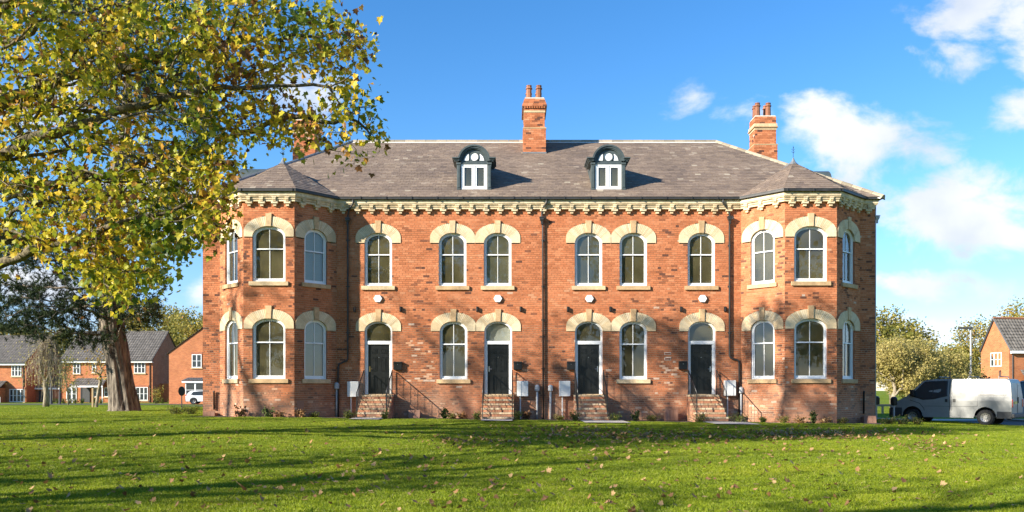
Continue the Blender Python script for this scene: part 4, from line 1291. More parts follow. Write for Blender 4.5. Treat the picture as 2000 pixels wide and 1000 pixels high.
# ------------------------------------------------------------------ pine
def pine():
    rng = np.random.default_rng(5)
    D0 = 41.0
    base = np.array([PX(242, D0), D0-34, 0]); base[2] = G(base[0], base[1])-.15
    E = [(120, 595, 150, 42, 1.6), (255, 615, 60, 30, .35), (40, 520, 90, 70, 1.0), (160, 660, 50, 22, .25), (285, 590, 30, 20, .12), (60, 640, 80, 25, .5),
         (300, 500, 50, 45, .10), (300, 330, 70, 60, .7), (395, 235, 28, 40, .35), (385, 300, 25, 20, .15), (200, 420, 80, 60, .5), (330, 400, 45, 40, .30), (60, 400, 60, 60, .3),
         (340, 180, 60, 70, .6), (240, 130, 100, 90, .9), (290, 545, 45, 15, .12), (170, 510, 80, 40, .5), (200, 20, 110, 60, .8)]
    W = np.array([e[4] for e in E]); W /= W.sum(); att = []
    while len(att) < 1500:
        e = E[rng.choice(len(E), p=W)]; a = rng.uniform(0, 2*math.pi); r = math.sqrt(rng.uniform(0, 1))
        att.append(P3(e[0]+e[2]*r*math.cos(a), e[1]+e[3]*r*math.sin(a), rng.uniform(37.5, 45)))
    pts = [(242, 811), (243, 800), (240, 770), (236, 740), (232, 710), (226, 680), (221, 650), (218, 620), (217, 590), (219, 560), (222, 520), (222, 480), (220, 430), (222, 380), (230, 330), (240, 280), (248, 220), (250, 150), (245, 80)]
    path = [np.array(P3(px, py, D0)) for px, py in pts]; path[0][2] = base[2]
    P, par = colonize(att, path, 7, .45, .38, 90, 4, .13)
    t = empty('pine_tree', tuple(base), 0, 'tall dark green pine with thick ridged leaning trunk on the lawn left of the house', 'tree')
    P = [p-base for p in P]
    fixed = {}
    rr = [.86, .70, .60, .55, .53, .53, .52, .52, .50, .47, .42, .39, .36, .32, .29, .26, .22, .18, .12]
    for i, r in enumerate(rr): fixed[i] = r
    mb = MB(); rad, kids = branch_mesh(P[:], par, .3, .012, mb, 2.3, 8, None)
    # thick trunk as its own fluted column
    tr = MB()
    rings = []
    sides = 72
    for i in range(len(pts)-1):
        for s in range(4):
            f = s/4; c = P[i]*(1-f)+P[i+1]*f; r = rr[i]*(1-f)+rr[i+1]*f; k0 = len(tr.v)
            for q in range(sides):
                an = 2*math.pi*q/sides
                fl = 1+.06*math.sin(an*7+c[2]*.5)+.035*math.sin(an*19-c[2]*.9)+.05*math.sin(an*13+c[2]*1.4)+.07*noise.noise(Vector((math.cos(an)*2, math.sin(an)*2, c[2]*.7)))
                if i == 0: fl += .20*(1-f)*max(0, math.sin(an*5+1))
                tr.v.append((c[0]+math.cos(an)*r*fl, c[1]+math.sin(an)*r*fl, c[2]))
            rings.append(k0)
    for a in range(len(rings)-1):
        for q in range(sides):
            w = (q+1) % sides; tr.f.append((rings[a]+q, rings[a]+w, rings[a+1]+w, rings[a+1]+q)); tr.t.append(.5); tr.m.append(0)
    tr.build('trunk', M['pine_bark'], t, smooth=True)
    mb.build('branch', M['pine_bark'], t, smooth=True)
    tips = [i for i in range(len(P)) if rad[i] < .03 and i > len(pts)]
    nd = MB(); V = []; T = []
    n = 0
    for i in tips:
        for _ in range(4 if kids[i] else 8):
            c = P[i]+rng.normal(0, .16, 3); ax = rng.normal(0, 1, 3)+np.array([0, 0, 1.2]); ax /= np.linalg.norm(ax)
            tt = min(1, max(0, rng.normal(.45, .25)))
            for q in range(22):
                d = rng.normal(0, .8, 3)+ax*.8; d /= np.linalg.norm(d); s = np.cross(d, rng.normal(0, 1, 3)); s /= np.linalg.norm(s)+1e-9
                L_ = rng.uniform(.14, .26); b0 = c+ax*rng.uniform(0, .18)
                k = len(nd.v); nd.v.extend([tuple(b0-s*.013), tuple(b0+s*.013), tuple(b0+d*L_)]); nd.f.append((k, k+1, k+2)); nd.t.append(tt); nd.m.append(0)
    o = nd.build('needles', M['pine_needle'], t); tag(o, kind='stuff')
    print('pine', len(P), len(nd.f))
pine()
# ------------------------------------------------------------------ other trees
def crown_tree(name, label, loc, h, rx, trunk_h, trunk_r, nat, leafsize, per, mat, barkm='bark', seed=1, rz=None, grp=None, shape=LEAF4, cz=.62, kmul=1.0, tint=(.5, .2), droopy=0, spread=.25, rmax=.03, flat=1.0, gate=None, tipr=.008):
    rng = np.random.default_rng(seed)
    att = []
    cz_ = trunk_h*.8+(h-trunk_h*.8)*.52; rz = rz or (h-trunk_h*.8)/2
    lobes = []
    for _ in range(7):
        a = rng.uniform(0, 6.28); q = rng.uniform(.3, .7); lobes.append(np.array([math.cos(a)*rx*q, math.sin(a)*rx*q*flat, cz_+rng.uniform(-.6, .7)*rz*.8]))
    lobes.append(np.array([0, 0, cz_+rz*.6]))
    while len(att) < nat:
        c = lobes[rng.integers(len(lobes))]; v = rng.normal(0, 1, 3); v /= np.linalg.norm(v); v *= rng.uniform(0, 1)**.45
        p = c+v*np.array([rx*.5, rx*.5*flat, rz*.5]); 
        if p[2] > trunk_h*.6: att.append(p)
    path = [np.array([.05*math.sin(z*1.3+seed), .05*math.cos(z+seed), z]) for z in np.linspace(-.1, trunk_h, 6)]
    P, par = colonize(att, path, max(rx, rz)*2.2, h*.045, h*.035, 90, seed, .18, -.05 if droopy else 0)
    t = empty(name, loc, rng.uniform(0, 6), label, 'tree', grp)
    mb = MB(); rad, kids = branch_mesh(P, par, trunk_r, tipr, mb, 2.3, 8)
    mb.build('trunk', M[barkm], t, smooth=True)
    if mat:
        pos = twig_leaf_pos(P, par, kids, rad, rmax, per, spread, rng)
        if gate is not None: pos = np.array([p for p in pos if noise.noise(Vector(p)*.62+Vector((seed*3.1, 0, 0))) > gate])
        nz = np.array([noise.noise(Vector(p)*.6+Vector((seed, 0, 0))) for p in pos])
        ti = np.clip(rng.normal(tint[0], tint[1], len(pos))+nz*.35, 0, 1)
        lv = MB(); add_leaves(lv, pos, leafsize, ti, shape, .3, rng, .3)
        o = lv.build('crown', M[mat], t); tag(o, kind='stuff')
    return t
def gnd(px, D): x = PX(px, D); return (x, D-34, G(x, D-34)-.05)
# right of the house
crown_tree('hawthorn_bush', 'pale straw-coloured bushy tree right beside the house corner', gnd(1745, 62), 5.3, 3.0, .9, .16, 420, .15, 26, 'willow_leaf', 'pale_bark', 21, tint=(.5, .2), rmax=.05, spread=.22)
crown_tree('hawthorn_bush', 'pale fine-twigged tree with light leaning stems behind the van cab', gnd(1795, 64), 5.4, 3.2, 1.0, .17, 420, .15, 26, 'willow_leaf', 'pale_bark', 22, tint=(.4, .2), rmax=.05, spread=.22)
crown_tree('hawthorn_bush', 'olive straw-coloured bushy tree behind the middle of the van', gnd(1850, 68), 5.2, 3.0, .8, .15, 380, .16, 24, 'willow_leaf', 'pale_bark', 23, tint=(.35, .2), rmax=.05, spread=.22)
crown_tree('tall_tree', 'tall dark green autumn tree rising above the pale bushes beside the house corner', gnd(1742, 82), 9.6, 3.9, 2.5, .25, 420, .26, 22, 'autumn_leaf', 'bark', 24, tint=(.30, .2), rmax=.06, spread=.35)
crown_tree('tall_tree', 'bronze-green autumn tree behind the street lamp', gnd(1872, 92), 6.6, 4.0, 2, .22, 380, .26, 20, 'autumn_leaf', 'bark', 25, tint=(.45, .2), rmax=.06, spread=.35)
crown_tree('tall_tree', 'thin green autumn tree just left of the gabled brick house', gnd(1908, 80), 8.4, 2.3, 2.5, .2, 300, .22, 18, 'autumn_leaf', 'bark', 26, tint=(.4, .2), rmax=.06, spread=.3)
crown_tree('tall_tree', 'tall brown-leaved tree rising behind the roof of the gabled brick house', gnd(1985, 88), 11.2, 4.2, 3, .25, 380, .26, 18, 'autumn_leaf', 'bark', 27, tint=(.6, .2), rmax=.06, spread=.35)
crown_tree('red_shrub', 'small dark red leaved tree showing above the van roof', gnd(1934, 47), 2.3, .62, 1.0, .05, 120, .14, 6, 'red_leaf', 'bark', 28, rmax=.05, spread=.12)
# left, behind the houses
lt = [(255, 118, 13.2, 4.2, 31, .55, 'leftmost golden-green tree behind the far houses, next to the pine trunk'), (320, 120, 13.6, 4.0, 32, .45, 'golden-green rounded tree behind the middle of the far house roof'),
      (368, 116, 12.4, 3.6, 33, .35, 'greener tree behind the gap between two far houses'), (408, 112, 11.2, 3.4, 34, .5, 'pale green tree behind the gabled house beside the terrace corner'), (120, 125, 10.5, 5, 35, .5, 'broad tree behind the far houses seen through the pine'), (20, 125, 11.0, 5, 36, .5, 'broad tree behind the leftmost far house')]
for px, D, h, rx, sd, ti, lab in lt:
    crown_tree('background_tree', lab, gnd(px, D), h, rx, 3, .28, 360, .34, 22, 'autumn_leaf', 'bark', sd, tint=(ti, .17), rmax=.07, spread=.45, grp='trees behind the far houses')
# weeping birch and leaning sapling
def weeping():
    rng = np.random.default_rng(40); D = 52; loc = gnd(90, D)
    t = empty('weeping_tree', loc, 0, 'small bare weeping tree with a pale forked trunk on the far lawn', 'tree')
    mb = MB(); s = D/1640
    mb.tube([(0, 0, 0), (.02, 0, .9), (-.05, 0, 1.6), (.0, 0, 1.75)], [.20, .15, .14, .13], 10)
    mb.tube([(0, 0, 1.5), (.25, .05, 2.3), (.35, 0, 3.2), (.45, .1, 4.3)], [.11, .09, .07, .03], 8)
    mb.tube([(0, 0, 1.5), (-.3, .05, 2.2), (-.4, 0, 3.0), (-.3, .1, 4.0)], [.10, .08, .06, .03], 8)
    mb.build('trunk', M['pale_bark'], t, smooth=True)
    w = MB()
    for k in range(260):
        a = rng.uniform(0, 6.28); top = rng.uniform(2.6, 4.5); r = rng.uniform(.2, 1.55)*(1.0-.15*(top-2.6))
        x0, y0 = .1+rng.normal(0, .25), rng.normal(0, .2)
        ex, ey = math.cos(a)*r, math.sin(a)*r*.8
        drop = rng.uniform(.8, 2.3); pts = []
        for q in range(6):
            f = q/5; pts.append((x0+(ex-x0)*math.sin(f*1.57)+rng.normal(0, .03), y0+(ey-y0)*math.sin(f*1.57), top+.35*math.sin(f*3.1)-drop*f*f))
        w.tube(pts, [.016, .013, .010, .008, .007, .005], 3, cap=False)
    o = w.build('twigs', M['pale_bark'], t); tag(o, kind='stuff')
    pos = np.array([(rng.normal(0, .9), rng.normal(0, .8), rng.uniform(1.4, 4.2)) for _ in range(900)])
    lv = MB(); add_leaves(lv, pos, .10, rng.uniform(.2, .9, 900), LEAF4, .6, rng); o = lv.build('leaves', M['willow_leaf'], t); tag(o, kind='stuff')
weeping()
t = crown_tree('sapling', 'slender leaning tree with a few orange leaves between weeping tree and pine', gnd(189, 50), 3.9, 1.25, 1.6, .10, 110, .13, 2, 'autumn_leaf', 'pale_bark', 41, tint=(.85, .15), rmax=.05)
t.rotation_euler = (0, R(9), 0)
crown_tree('bush', 'green bush hanging beside the porch of the far house', gnd(133, 75), 4.5, .9, 1.0, .06, 140, .16, 6, 'autumn_leaf', 'bark', 42, tint=(.3, .2), rmax=.05)
# trees behind and beside the photographer (seen as reflections and shadows)
bt = [(-42, -18, 22.5, 5.2, 61, 3, .28, 16), (-33.5, -18, 20.5, 4.4, 62, 3, .28, 16), (-18.5, -27.5, 10.5, 3.2, 67, 2.2, .22, 8), (-27.5, -22, 11.5, 3.8, 68, 2.2, .22, 9), (-24, -27, 10.5, 3.4, 69, 2.4, .22, 6), (-25, -34, 16.5, 3.6, 58, 9, .24, 13), (-21, -39, 19, 3.8, 59, 11.5, .24, 12)]
lab = ['furthest of the tall thin trees left of the lawn', 'middle of the tall thin trees left of the lawn', 'low tree at the left of the near lawn', 'low tree further left of the near lawn', 'low tree between the other two left of the near lawn', 'high-crowned tree behind left of the photographer', 'high-crowned tree nearest the photographer on the left']
for (x, y, h, rx, sd, th, ls, pr), l in zip(bt, lab):
    crown_tree('lawn_tree', l, (x, y, G(x, y)-.1), h, rx, th, .36, 300, ls, pr, 'autumn_leaf', 'bark', sd, tint=(.4, .2), rmax=.05, spread=.3, grp='thin trees left of the picture', gate=.10)
for k in range(7):
    x, y = -34+11.5*k, -54-3*(k % 2)
    crown_tree('lawn_tree', ['leftmost', 'second from left', 'third from left', 'middle', 'third from right', 'second from right', 'rightmost'][k]+' tree in the row behind the photographer', (x, y, G(x, y)-.1), 21-(k % 3), 8, 2.4, .4, 420, .55, 12, 'autumn_leaf', 'bark', 70+k, tint=(.5, .2), rmax=.09, spread=.5, grp='trees behind the photographer')
# ------------------------------------------------------------------ small plants along the wall
def shrub_proto(name, label, x, y, w, h, nleaf, size, mat, rng, tint=.5, stems=14, shape=LEAF4, group=None):
    t = empty(name, (x, y, G(x, y)), 0, label, 'plant' if name != 'low_shrub' else 'shrub', group)
    st = MB(); pos = []
    for k in range(stems):
        a = rng.uniform(0, 6.28); r = rng.uniform(.2, 1)*w/2; hh = h*rng.uniform(.5, 1)
        e = (math.cos(a)*r, math.sin(a)*r*.7, hh); mid = (e[0]*.5+rng.normal(0, .02), e[1]*.5, hh*.6)
        st.tube([(e[0]*.15, e[1]*.15, -.03), mid, e], [.010, .007, .004], 3, cap=False)
        for q in range(max(1, nleaf//stems)):
            f = rng.uniform(.15, 1.05); b = np.array([e[0]*f, e[1]*f, hh*(f if f < .6 else f)])
            pos.append(b+rng.normal(0, w*.07, 3))
    st.build('stem', M['bark'], t)
    pos = np.array(pos); pos[:, 2] = np.abs(pos[:, 2])
    lv = MB(); add_leaves(lv, pos, size, np.clip(rng.normal(tint, .2, len(pos)), 0, 1), shape, -.5, rng, .3)
    o = lv.build('foliage', M[mat], t); tag(o, kind='stuff')
rg = np.random.default_rng(77)
SH = [(470, -1.75, .55, .42, 'dry_leaf', .35, 'brownish twiggy plant at the foot of the left bay, left end'), (527, -1.8, .62, .45, 'green_leaf', .7, 'leafy green plant below the left bay front window'),
      (548, -1.7, .4, .28, 'dry_leaf', .4, 'small rusty plant right of the green one below the left bay'), (588, -1.35, .55, .34, 'dry_leaf', .5, 'bronze plant at the right corner of the left bay'),
      (615, -1.0, .4, .20, 'shrub_leaf', .6, 'low yellowish plant in the shaded angle of the left bay'),
      (681, -1.85, .62, .30, 'shrub_leaf', .62, 'golden-green shrub left of the leftmost steps'), (752, -2.0, .5, .34, 'shrub_leaf', .55, 'green shrub right of the leftmost steps'),
      (868, -.7, .45, .44, 'green_leaf', .6, 'tall green plant below the second window'), (884, -.8, .7, .22, 'shrub_leaf', .7, 'low spreading grassy plant below the second window'), (903, -.6, .5, .24, 'dry_leaf', .5, 'brown twiggy plant right below the second window'),
      (931, -2.0, .38, .32, 'shrub_leaf', .55, 'small shrub left of the second steps'), (1011, -2.0, .38, .36, 'shrub_leaf', .5, 'green shrub right of the second steps'),
      (1030, -.7, .5, .32, 'dry_leaf', .25, 'dark bronze plant near the foot of the white cabinet'), (1092, -1.1, .5, .22, 'shrub_leaf', .8, 'pale grassy plant left of the third steps'),
      (1123, -2.0, .42, .38, 'shrub_leaf', .5, 'green shrub left of the third steps'), (1200, -2.0, .62, .34, 'shrub_leaf', .5, 'wide green shrub right of the third steps'),
      (1241, -.8, .45, .40, 'green_leaf', .65, 'upright green plant below the window right of the third steps'), (1275, -.9, .7, .22, 'shrub_leaf', .75, 'grassy tuft between the third and rightmost steps'),
      (1367, -2.0, .85, .38, 'shrub_leaf', .65, 'golden shrub left of the rightmost steps'), (1440, -2.0, .95, .36, 'shrub_leaf', .6, 'wide golden shrub right of the rightmost steps'),
      (1490, -1.7, .35, .22, 'shrub_leaf', .4, 'little plant at the left corner of the right bay'), (1528, -1.75, .6, .28, 'shrub_leaf', .85, 'yellow plant below the join of the right bay windows'),
      (1589, -1.8, .36, .52, 'green_leaf', .65, 'upright green plant below the right bay front window'), (1565, -1.75, .7, .24, 'dry_leaf', .5, 'rusty plant left of the upright one below the right bay'),
      (1612, -1.75, .6, .24, 'dry_leaf', .6, 'rusty plant right of the upright one below the right bay'), (1645, -1.4, .5, .20, 'shrub_leaf', .8, 'low yellowish plant at the right corner of the right bay'),
      (1735, -1.9, .7, .26, 'shrub_leaf', .75, 'low golden shrub right of the house corner'), (1763, -1.9, .9, .34, 'shrub_leaf', .65, 'low golden-green shrub in front of the van bonnet'), (1790, -1.9, .5, .28, 'shrub_leaf', .7, 'small golden shrub beside the van front wheel'),
      (345, 1.5, 1.1, .40, 'shrub_leaf', .62, 'wide low shrub left of the house, behind the oval sign'), (375, 1.5, 1.1, .42, 'shrub_leaf', .55, 'low green shrub touching the left corner of the house')]
for (px, y, w, h, mt, ti, lb_) in SH:
    D = 34+y
    shrub_proto('low_shrub' if mt == 'shrub_leaf' else 'leafy_plant', lb_, PX(px, D), y, w, h, 420 if mt == 'shrub_leaf' else 190, .055 if mt == 'shrub_leaf' else .10, mt, rg, ti, 26 if mt == 'shrub_leaf' else 12)
for k, px in enumerate((102, 113, 124, 136, 147, 160, 186, 197, 255, 268, 305, 318, 331)):
    D = 88; t_lab = 'small clipped hedge shrub, number'
    shrub_proto('low_shrub', ['leftmost clipped shrub by the garage of the far houses', 'second clipped shrub beside the dark street lamp', 'clipped shrub left of the far white ground floor window', 'clipped shrub under the left far ground floor window', 'clipped shrub left of the far front door',
        'clipped shrub at the far front door', 'clipped shrub right of the far front door', 'clipped shrub left of the pine trunk by the far house', 'clipped shrub right of the pine trunk by the far house', 'clipped shrub under the far right ground floor window',
        'clipped shrub at the far house corner', 'clipped shrub between two far houses', 'clipped shrub by the gabled far house'][k], PX(px, D), D-34, .75, .55, 260, .09, 'shrub_leaf', rg, .45, 18)
shrub_proto('leafy_plant', 'tall green and red bush between the two far brick houses', PX(308, 92), 58, 1.6, 1.9, 500, .16, 'autumn_leaf', rg, .5, 24)
# ------------------------------------------------------------------ far houses
def far_window(b_parent, x, y, z, w, h, ncol=2, sill=True, rz=0):
    m = MB(); fn2 = lambda u, zz, n: Vector((x+u, y-n, z+zz))
    m.ring(fn2, [(-w/2, 0), (w/2, 0), (w/2, h), (-w/2, h)], [(-w/2+.07, .07), (w/2-.07, .07), (w/2-.07, h-.07), (-w/2+.07, h-.07)], -.05, .03)
    for k in range(1, ncol):
        u = -w/2+w*k/ncol; m.box(x+u-.045, x+u+.045, y-.03, y+.04, z+.05, z+h-.05)
    m.box(x-w/2+.05, x+w/2-.05, y-.025, y+.03, z+h*.5-.02, z+h*.5+.02)
    f = m.build('window', M['white_pvc'], b_parent)
    for k in range(ncol):
        for (za, zb_) in ((.07, h*.5), (h*.5, h-.07)):
            g = MB(); g.poly([fn2(-w/2+w*k/ncol+.03, za, 0), fn2(-w/2+w*(k+1)/ncol-.03, za, 0), fn2(-w/2+w*(k+1)/ncol-.03, zb_, 0), fn2(-w/2+w*k/ncol+.03, zb_, 0)]); g.build('pane', M['dark_glass'], f)
    if sill:
        g = MB(); g.box(x-w/2-.1, x+w/2+.1, y-.08, y+.02, z-.12, z-.005, .6); g.build('sill', M['sandstone'], f)
        g = MB(); g.box(x-w/2-.1, x+w/2+.1, y-.03, y+.02, z+h+.01, z+h+.22, .3); g.build('lintel', M['red_brickwork'], f)
def roof_tiles(name, quad, parent, rows=1, mat='roof_tile_grey', thick=.06):
    """pitched roof slope as overlapping tile courses"""
    a, b, c, d = [Vector(q) for q in quad]      # eave left, eave right, ridge right, ridge left
    n = (b-a).cross(d-a).normalized(); n = n if n.z > 0 else -n
    L_ = ((d-a).length+(c-b).length)/2; k = max(2, int(L_/.33)); m = MB()
    nx = max(1, int((b-a).length/.30))
    for i in range(k):
        f0, f1 = i/k, (i+1)/k
        p0, p1, p2, p3 = a+(d-a)*f0, b+(c-b)*f0, b+(c-b)*f1, a+(d-a)*f1
        for j in range(nx):
            g0, g1 = j/nx, (j+1)/nx; gm = (g0+g1)/2
            q = [p0+(p1-p0)*g0+n*.055, p0+(p1-p0)*gm+n*.10, p0+(p1-p0)*g1+n*.055, p3+(p2-p3)*g1+n*.01, p3+(p2-p3)*gm+n*.05, p3+(p2-p3)*g0+n*.01]
            t = rnd.uniform(.2, .8)
            m.poly([q[0], q[1], q[4], q[5]], t); m.poly([q[1], q[2], q[3], q[4]], t); m.poly([q[0], q[1], q[2]], t)
    m.poly([a, b, c, d], .2)
    return m
tintmat('far_tile', [(0, (.10, .088, .078)), (.5, (.155, .14, .122)), (1, (.22, .195, .17))], .85, 3, (.85, 1.1), 0, .01)
def row_house(label, px0, px1, D, eave_px, ridge_px, right_gable_px, wins, depth=8.5, ground_px=789, brick='orange_brickwork', group='brick houses across the far lawn'):
    x0, x1 = PX(px0, D), PX(px1, D); y = D-34
    t = empty('brick_house', ((x0+x1)/2, y, G((x0+x1)/2, y)), 0, label, 'house', group)
    O = Vector(t.location); fx = lambda px, DD=D: PX(px, DD)-O.x; fz = lambda py, DD=D: PZ(py, DD)-O.z
    xa, xb = x0-O.x, x1-O.x; ze = fz(eave_px); zb = -.8
    Dr = D+depth/2; zr = PZ(ridge_px, Dr)-O.z
    m = MB()
    m.poly([(xa, 0, zb), (xb, 0, zb), (xb, 0, ze), (xa, 0, ze)])
    m.poly([(xb, 0, zb), (xb, depth, zb), (xb, depth, ze), (xb, depth/2, zr-.05), (xb, 0, ze)], m=1)
    m.poly([(xa, 0, zb), (xa, depth, zb), (xa, depth, ze), (xa, depth/2, zr-.05), (xa, 0, ze)], m=1)
    m.poly([(xa, depth, zb), (xb, depth, zb), (xb, depth, ze), (xa, depth, ze)])
    m.build('wall', [M[brick], M['red_brickwork']], t)
    r = roof_tiles('roof', [(xa-.15, -.4, ze-.05), (xb+.12, -.4, ze-.05), (xb+.12, depth/2, zr), (xa-.15, depth/2, zr)], t)
    r.poly([(xa-.15, depth/2, zr), (xb+.12, depth/2, zr), (xb+.12, depth+.4, ze-.05), (xa-.15, depth+.4, ze-.05)], .4)
    r = r.build('roof', M['far_tile'], t)
    g = MB(); g.box(xa-.1, xb+.12, -.42, -.38, ze-.32, ze-.03); g.box(xa-.1, xb+.12, -.38, 0, ze-.32, ze-.29); g.build('fascia', M['white_pvc'], t)
    g = MB(); g.box(xa-.1, xb+.12, -.52, -.42, ze-.12, ze-.02); g.build('gutter', M['plastic_dark'], t)
    g = MB(); g.tube([(xb-.3, -.06, ze-.3), (xb-.3, -.06, -.2)], .05, 6); g.build('downpipe', M['plastic_dark'], t)
    g = MB(); g.box(xa, xb+.13, depth/2-.14, depth/2+.14, zr+.0, zr+.10); g.build('ridge', M['far_tile'], r)
    for (wp0, wp1, wy0, wy1, nc) in wins:
        w = fx(wp1)-fx(wp0); far_window(t, (fx(wp0)+fx(wp1))/2, -.03, fz(wy1), w, fz(wy0)-fz(wy1), nc)
    return t, fx, fz, xa, xb
DH = 96
t, fx, fz, xa, xb = row_house('far brick house with grey roof behind the pine trunk and sapling, porch in the middle', 122, 298, DH, 703, 648, 352,
    [(262, 284, 707, 729, 3), (180, 188, 707, 728, 1), (143, 157, 707, 730, 2), (258, 289, 756, 782, 4), (183, 189, 757, 775, 1), (204, 212, 757, 775, 1), (130, 150, 757, 782, 2)])
m = roof_tiles('p', [(fx(146), -1.3, fz(753)), (fx(212), -1.3, fz(753)), (fx(210), -.03, fz(739)), (fx(152), -.03, fz(739))], t); m.build('porch_roof', M['far_tile'], t)
m = MB(); m.box(fx(148), fx(211), -1.3, -1.2, fz(756.5), fz(753.3)); m.build('porch_fascia', M['white_pvc'], t)
m = MB(); m.box(fx(160), fx(174), -.06, -.02, fz(785), fz(757)); m.box(fx(158), fx(160), -.1, 0, fz(786), fz(756)); m.box(fx(174), fx(176), -.1, 0, fz(786), fz(756)); d = m.build('front_door', M['plastic_dark'], t)
for px in (152, 210):
    m = MB(); m.box(fx(px)-.05, fx(px)+.05, -1.25, -1.15, -.3, fz(756)); m.build('porch_post', M['white_pvc'], t)
t, fx, fz, xa, xb = row_house('leftmost far brick house with grey roof, white windows and a small tiled porch', -70, 51, DH, 708, 656, 80,
    [(23, 42, 713, 735, 3), (19, 48, 760, 785, 4), (-40, -20, 713, 735, 2)])
m = roof_tiles('p', [(fx(-30), -1.4, fz(758)), (fx(14), -1.4, fz(758)), (fx(14), -.03, fz(744)), (fx(-30), -.03, fz(744))], t); m.build('porch_roof', M['far_tile'], t)
m = MB(); m.box(fx(-28), fx(12), -1.3, -.05, -.3, fz(758)); m.build('porch', M['orange_brickwork'], t)
m = MB(); m.box(fx(8), fx(15), -1.42, -1.34, fz(786), fz(775)); m.build('meter_box', M['white_box'], t)
# garage between them
tg = empty('garage', (PX(90, 98), 64, G(PX(90, 98), 64)), 0, 'low brick garage with dark tiled roof between the two far left houses', 'garage')
O = Vector(tg.location); fx = lambda px, DD=98: PX(px, DD)-O.x; fz = lambda py, DD=98: PZ(py, DD)-O.z
m = MB(); m.box(fx(62), fx(121), 0, 6, -.5, fz(758)); m.build('wall', M['red_brickwork'], tg)
m = roof_tiles('r', [(fx(60), -.3, fz(757)), (fx(121), -.3, fz(757)), (fx(121), 4, fz(735)), (fx(66), 4, fz(735))], tg); m.build('roof', M['far_tile'], tg)
m = MB(); m.box(fx(60), fx(121), -.32, -.26, fz(760.5), fz(757.5)); m.build('fascia', M['white_pvc'], tg)
m = MB(); m.box(fx(76), fx(104), -.03, .02, -.3, fz(763)); m.build('garage_door', M['plastic_dark'], tg)
# gabled house next to the terrace corner
DG = 84
tg = empty('brick_house', (PX(380, DG), DG-34, G(PX(380, DG), DG-34)), 0, 'far orange brick house with gable end and white bay window beside the terrace corner', 'house', 'brick houses across the far lawn')
O = Vector(tg.location); fx = lambda px, DD=DG: PX(px, DD)-O.x; fz = lambda py, DD=DG: PZ(py, DD)-O.z
xl, xr, xm = fx(330), fx(330)+8.6, fx(330)+4.3
ze, zr = fz(689), fz(689)+3.1
m = MB(); m.poly([(xl, 0, -.6), (xr, 0, -.6), (xr, 0, ze), (xm, 0, zr), (xl, 0, ze)])
m.poly([(xl, 0, -.6), (xl, 9, -.6), (xl, 9, ze), (xl, 0, ze)], m=1); m.poly([(xr, 0, -.6), (xr, 9, -.6), (xr, 9, ze), (xr, 0, ze)], m=1); m.poly([(xl, 9, -.6), (xr, 9, -.6), (xr, 9, ze), (xm, 9, zr), (xl, 9, ze)], m=1)
m.build('wall', [M['orange_brickwork'], M['red_brickwork']], tg)
m = roof_tiles('r', [(xl-.3, 9, ze-.2), (xl-.3, -.1, ze-.2), (xm, -.1, zr+.05), (xm, 9, zr+.05)], tg); m2 = roof_tiles('r', [(xr+.3, -.1, ze-.2), (xr+.3, 9, ze-.2), (xm, 9, zr+.05), (xm, -.1, zr+.05)], tg)
k = len(m.v); m.v += m2.v; m.f += [tuple(k+a for a in f) for f in m2.f]; m.t += m2.t; m.m += m2.m
m.build('roof', M['far_tile'], tg)
far_window(tg, (fx(375)+fx(394))/2, -.03, fz(718), fx(394)-fx(375), fz(692)-fz(718), 2)
b0, b1 = fx(368), fx(368)+2.9
m = MB(); m.box(b0, b1, -.75, 0, -.5, fz(776)); m.build('bay_base', M['orange_brickwork'], tg)
m = roof_tiles('r', [(b0-.35, -1.0, fz(744)), (b1+.35, -1.0, fz(744)), (b1, -.02, fz(738)), (b0, -.02, fz(738))], tg); m.build('bay_roof', M['lead'], tg)
m = MB(); m.box(b0-.3, b1+.3, -.95, -.02, fz(747.5), fz(744.3)); m.build('bay_fascia', M['white_pvc'], tg)
for k in range(3):
    w = (b1-b0)/3; far_window(tg, b0+w*(k+.5), -.75, fz(776), w, fz(747.5)-fz(776), 1, False)
# house on the right
DR_ = 74
tg = empty('brick_house', (PX(1950, DR_), DR_-34, G(PX(1950, DR_), DR_-34)), 0, 'far orange brick gabled house at the right edge behind the van', 'house')
O = Vector(tg.location); fx = lambda px, DD=DR_: PX(px, DD)-O.x; fz = lambda py, DD=DR_: PZ(py, DD)-O.z
xa, xb, xm = fx(1916), fx(1971), fx(1941); ze = fz(682); zr = fz(624)
GY = 3.4; xa = fx(1916, DR_+GY); xm = fx(1941, DR_+GY/2); zr = PZ(624, DR_+GY/2)-O.z
rd = Vector((GY, xb-xa, 0)).normalized()*9
m = MB(); m.poly([(xa, GY, -.8), (xb, 0, -.8), (xb, 0, ze), (xm, GY/2, zr), (xa, GY, ze)]); m.poly([(xb, 0, -.8), (xb+rd.x, rd.y, -.8), (xb+rd.x, rd.y, ze), (xb, 0, ze)])
m.poly([(xa, GY, -.8), (xa+rd.x, GY+rd.y, -.8), (xa+rd.x, GY+rd.y, ze), (xa, GY, ze)], m=1)
m.build('wall', [M['orange_brickwork'], M['red_brickwork']], tg)
m = roof_tiles('r', [(xb, -.25, ze-.15), (xb+rd.x, rd.y-.25, ze-.15), (xm+rd.x, GY/2+rd.y, zr+.05), (xm-.1, GY/2-.1, zr+.05)], tg)
m.poly([(xa-.1, GY+.1, ze-.1), (xm, GY/2, zr+.06), (xm+rd.x, GY/2+rd.y, zr+.06), (xa+rd.x, GY+rd.y, ze-.1)], .3); m.build('roof', M['far_tile'], tg)
for (p, q) in (((xa-.12, GY, ze-.05), (xm-.1, GY/2-.1, zr+.08)), ((xm-.1, GY/2-.1, zr+.08), (xb, -.25, ze-.1))):
    m = MB(); m.tube([p, q], .09, 4); m.build('verge', M['plastic_dark'], tg)
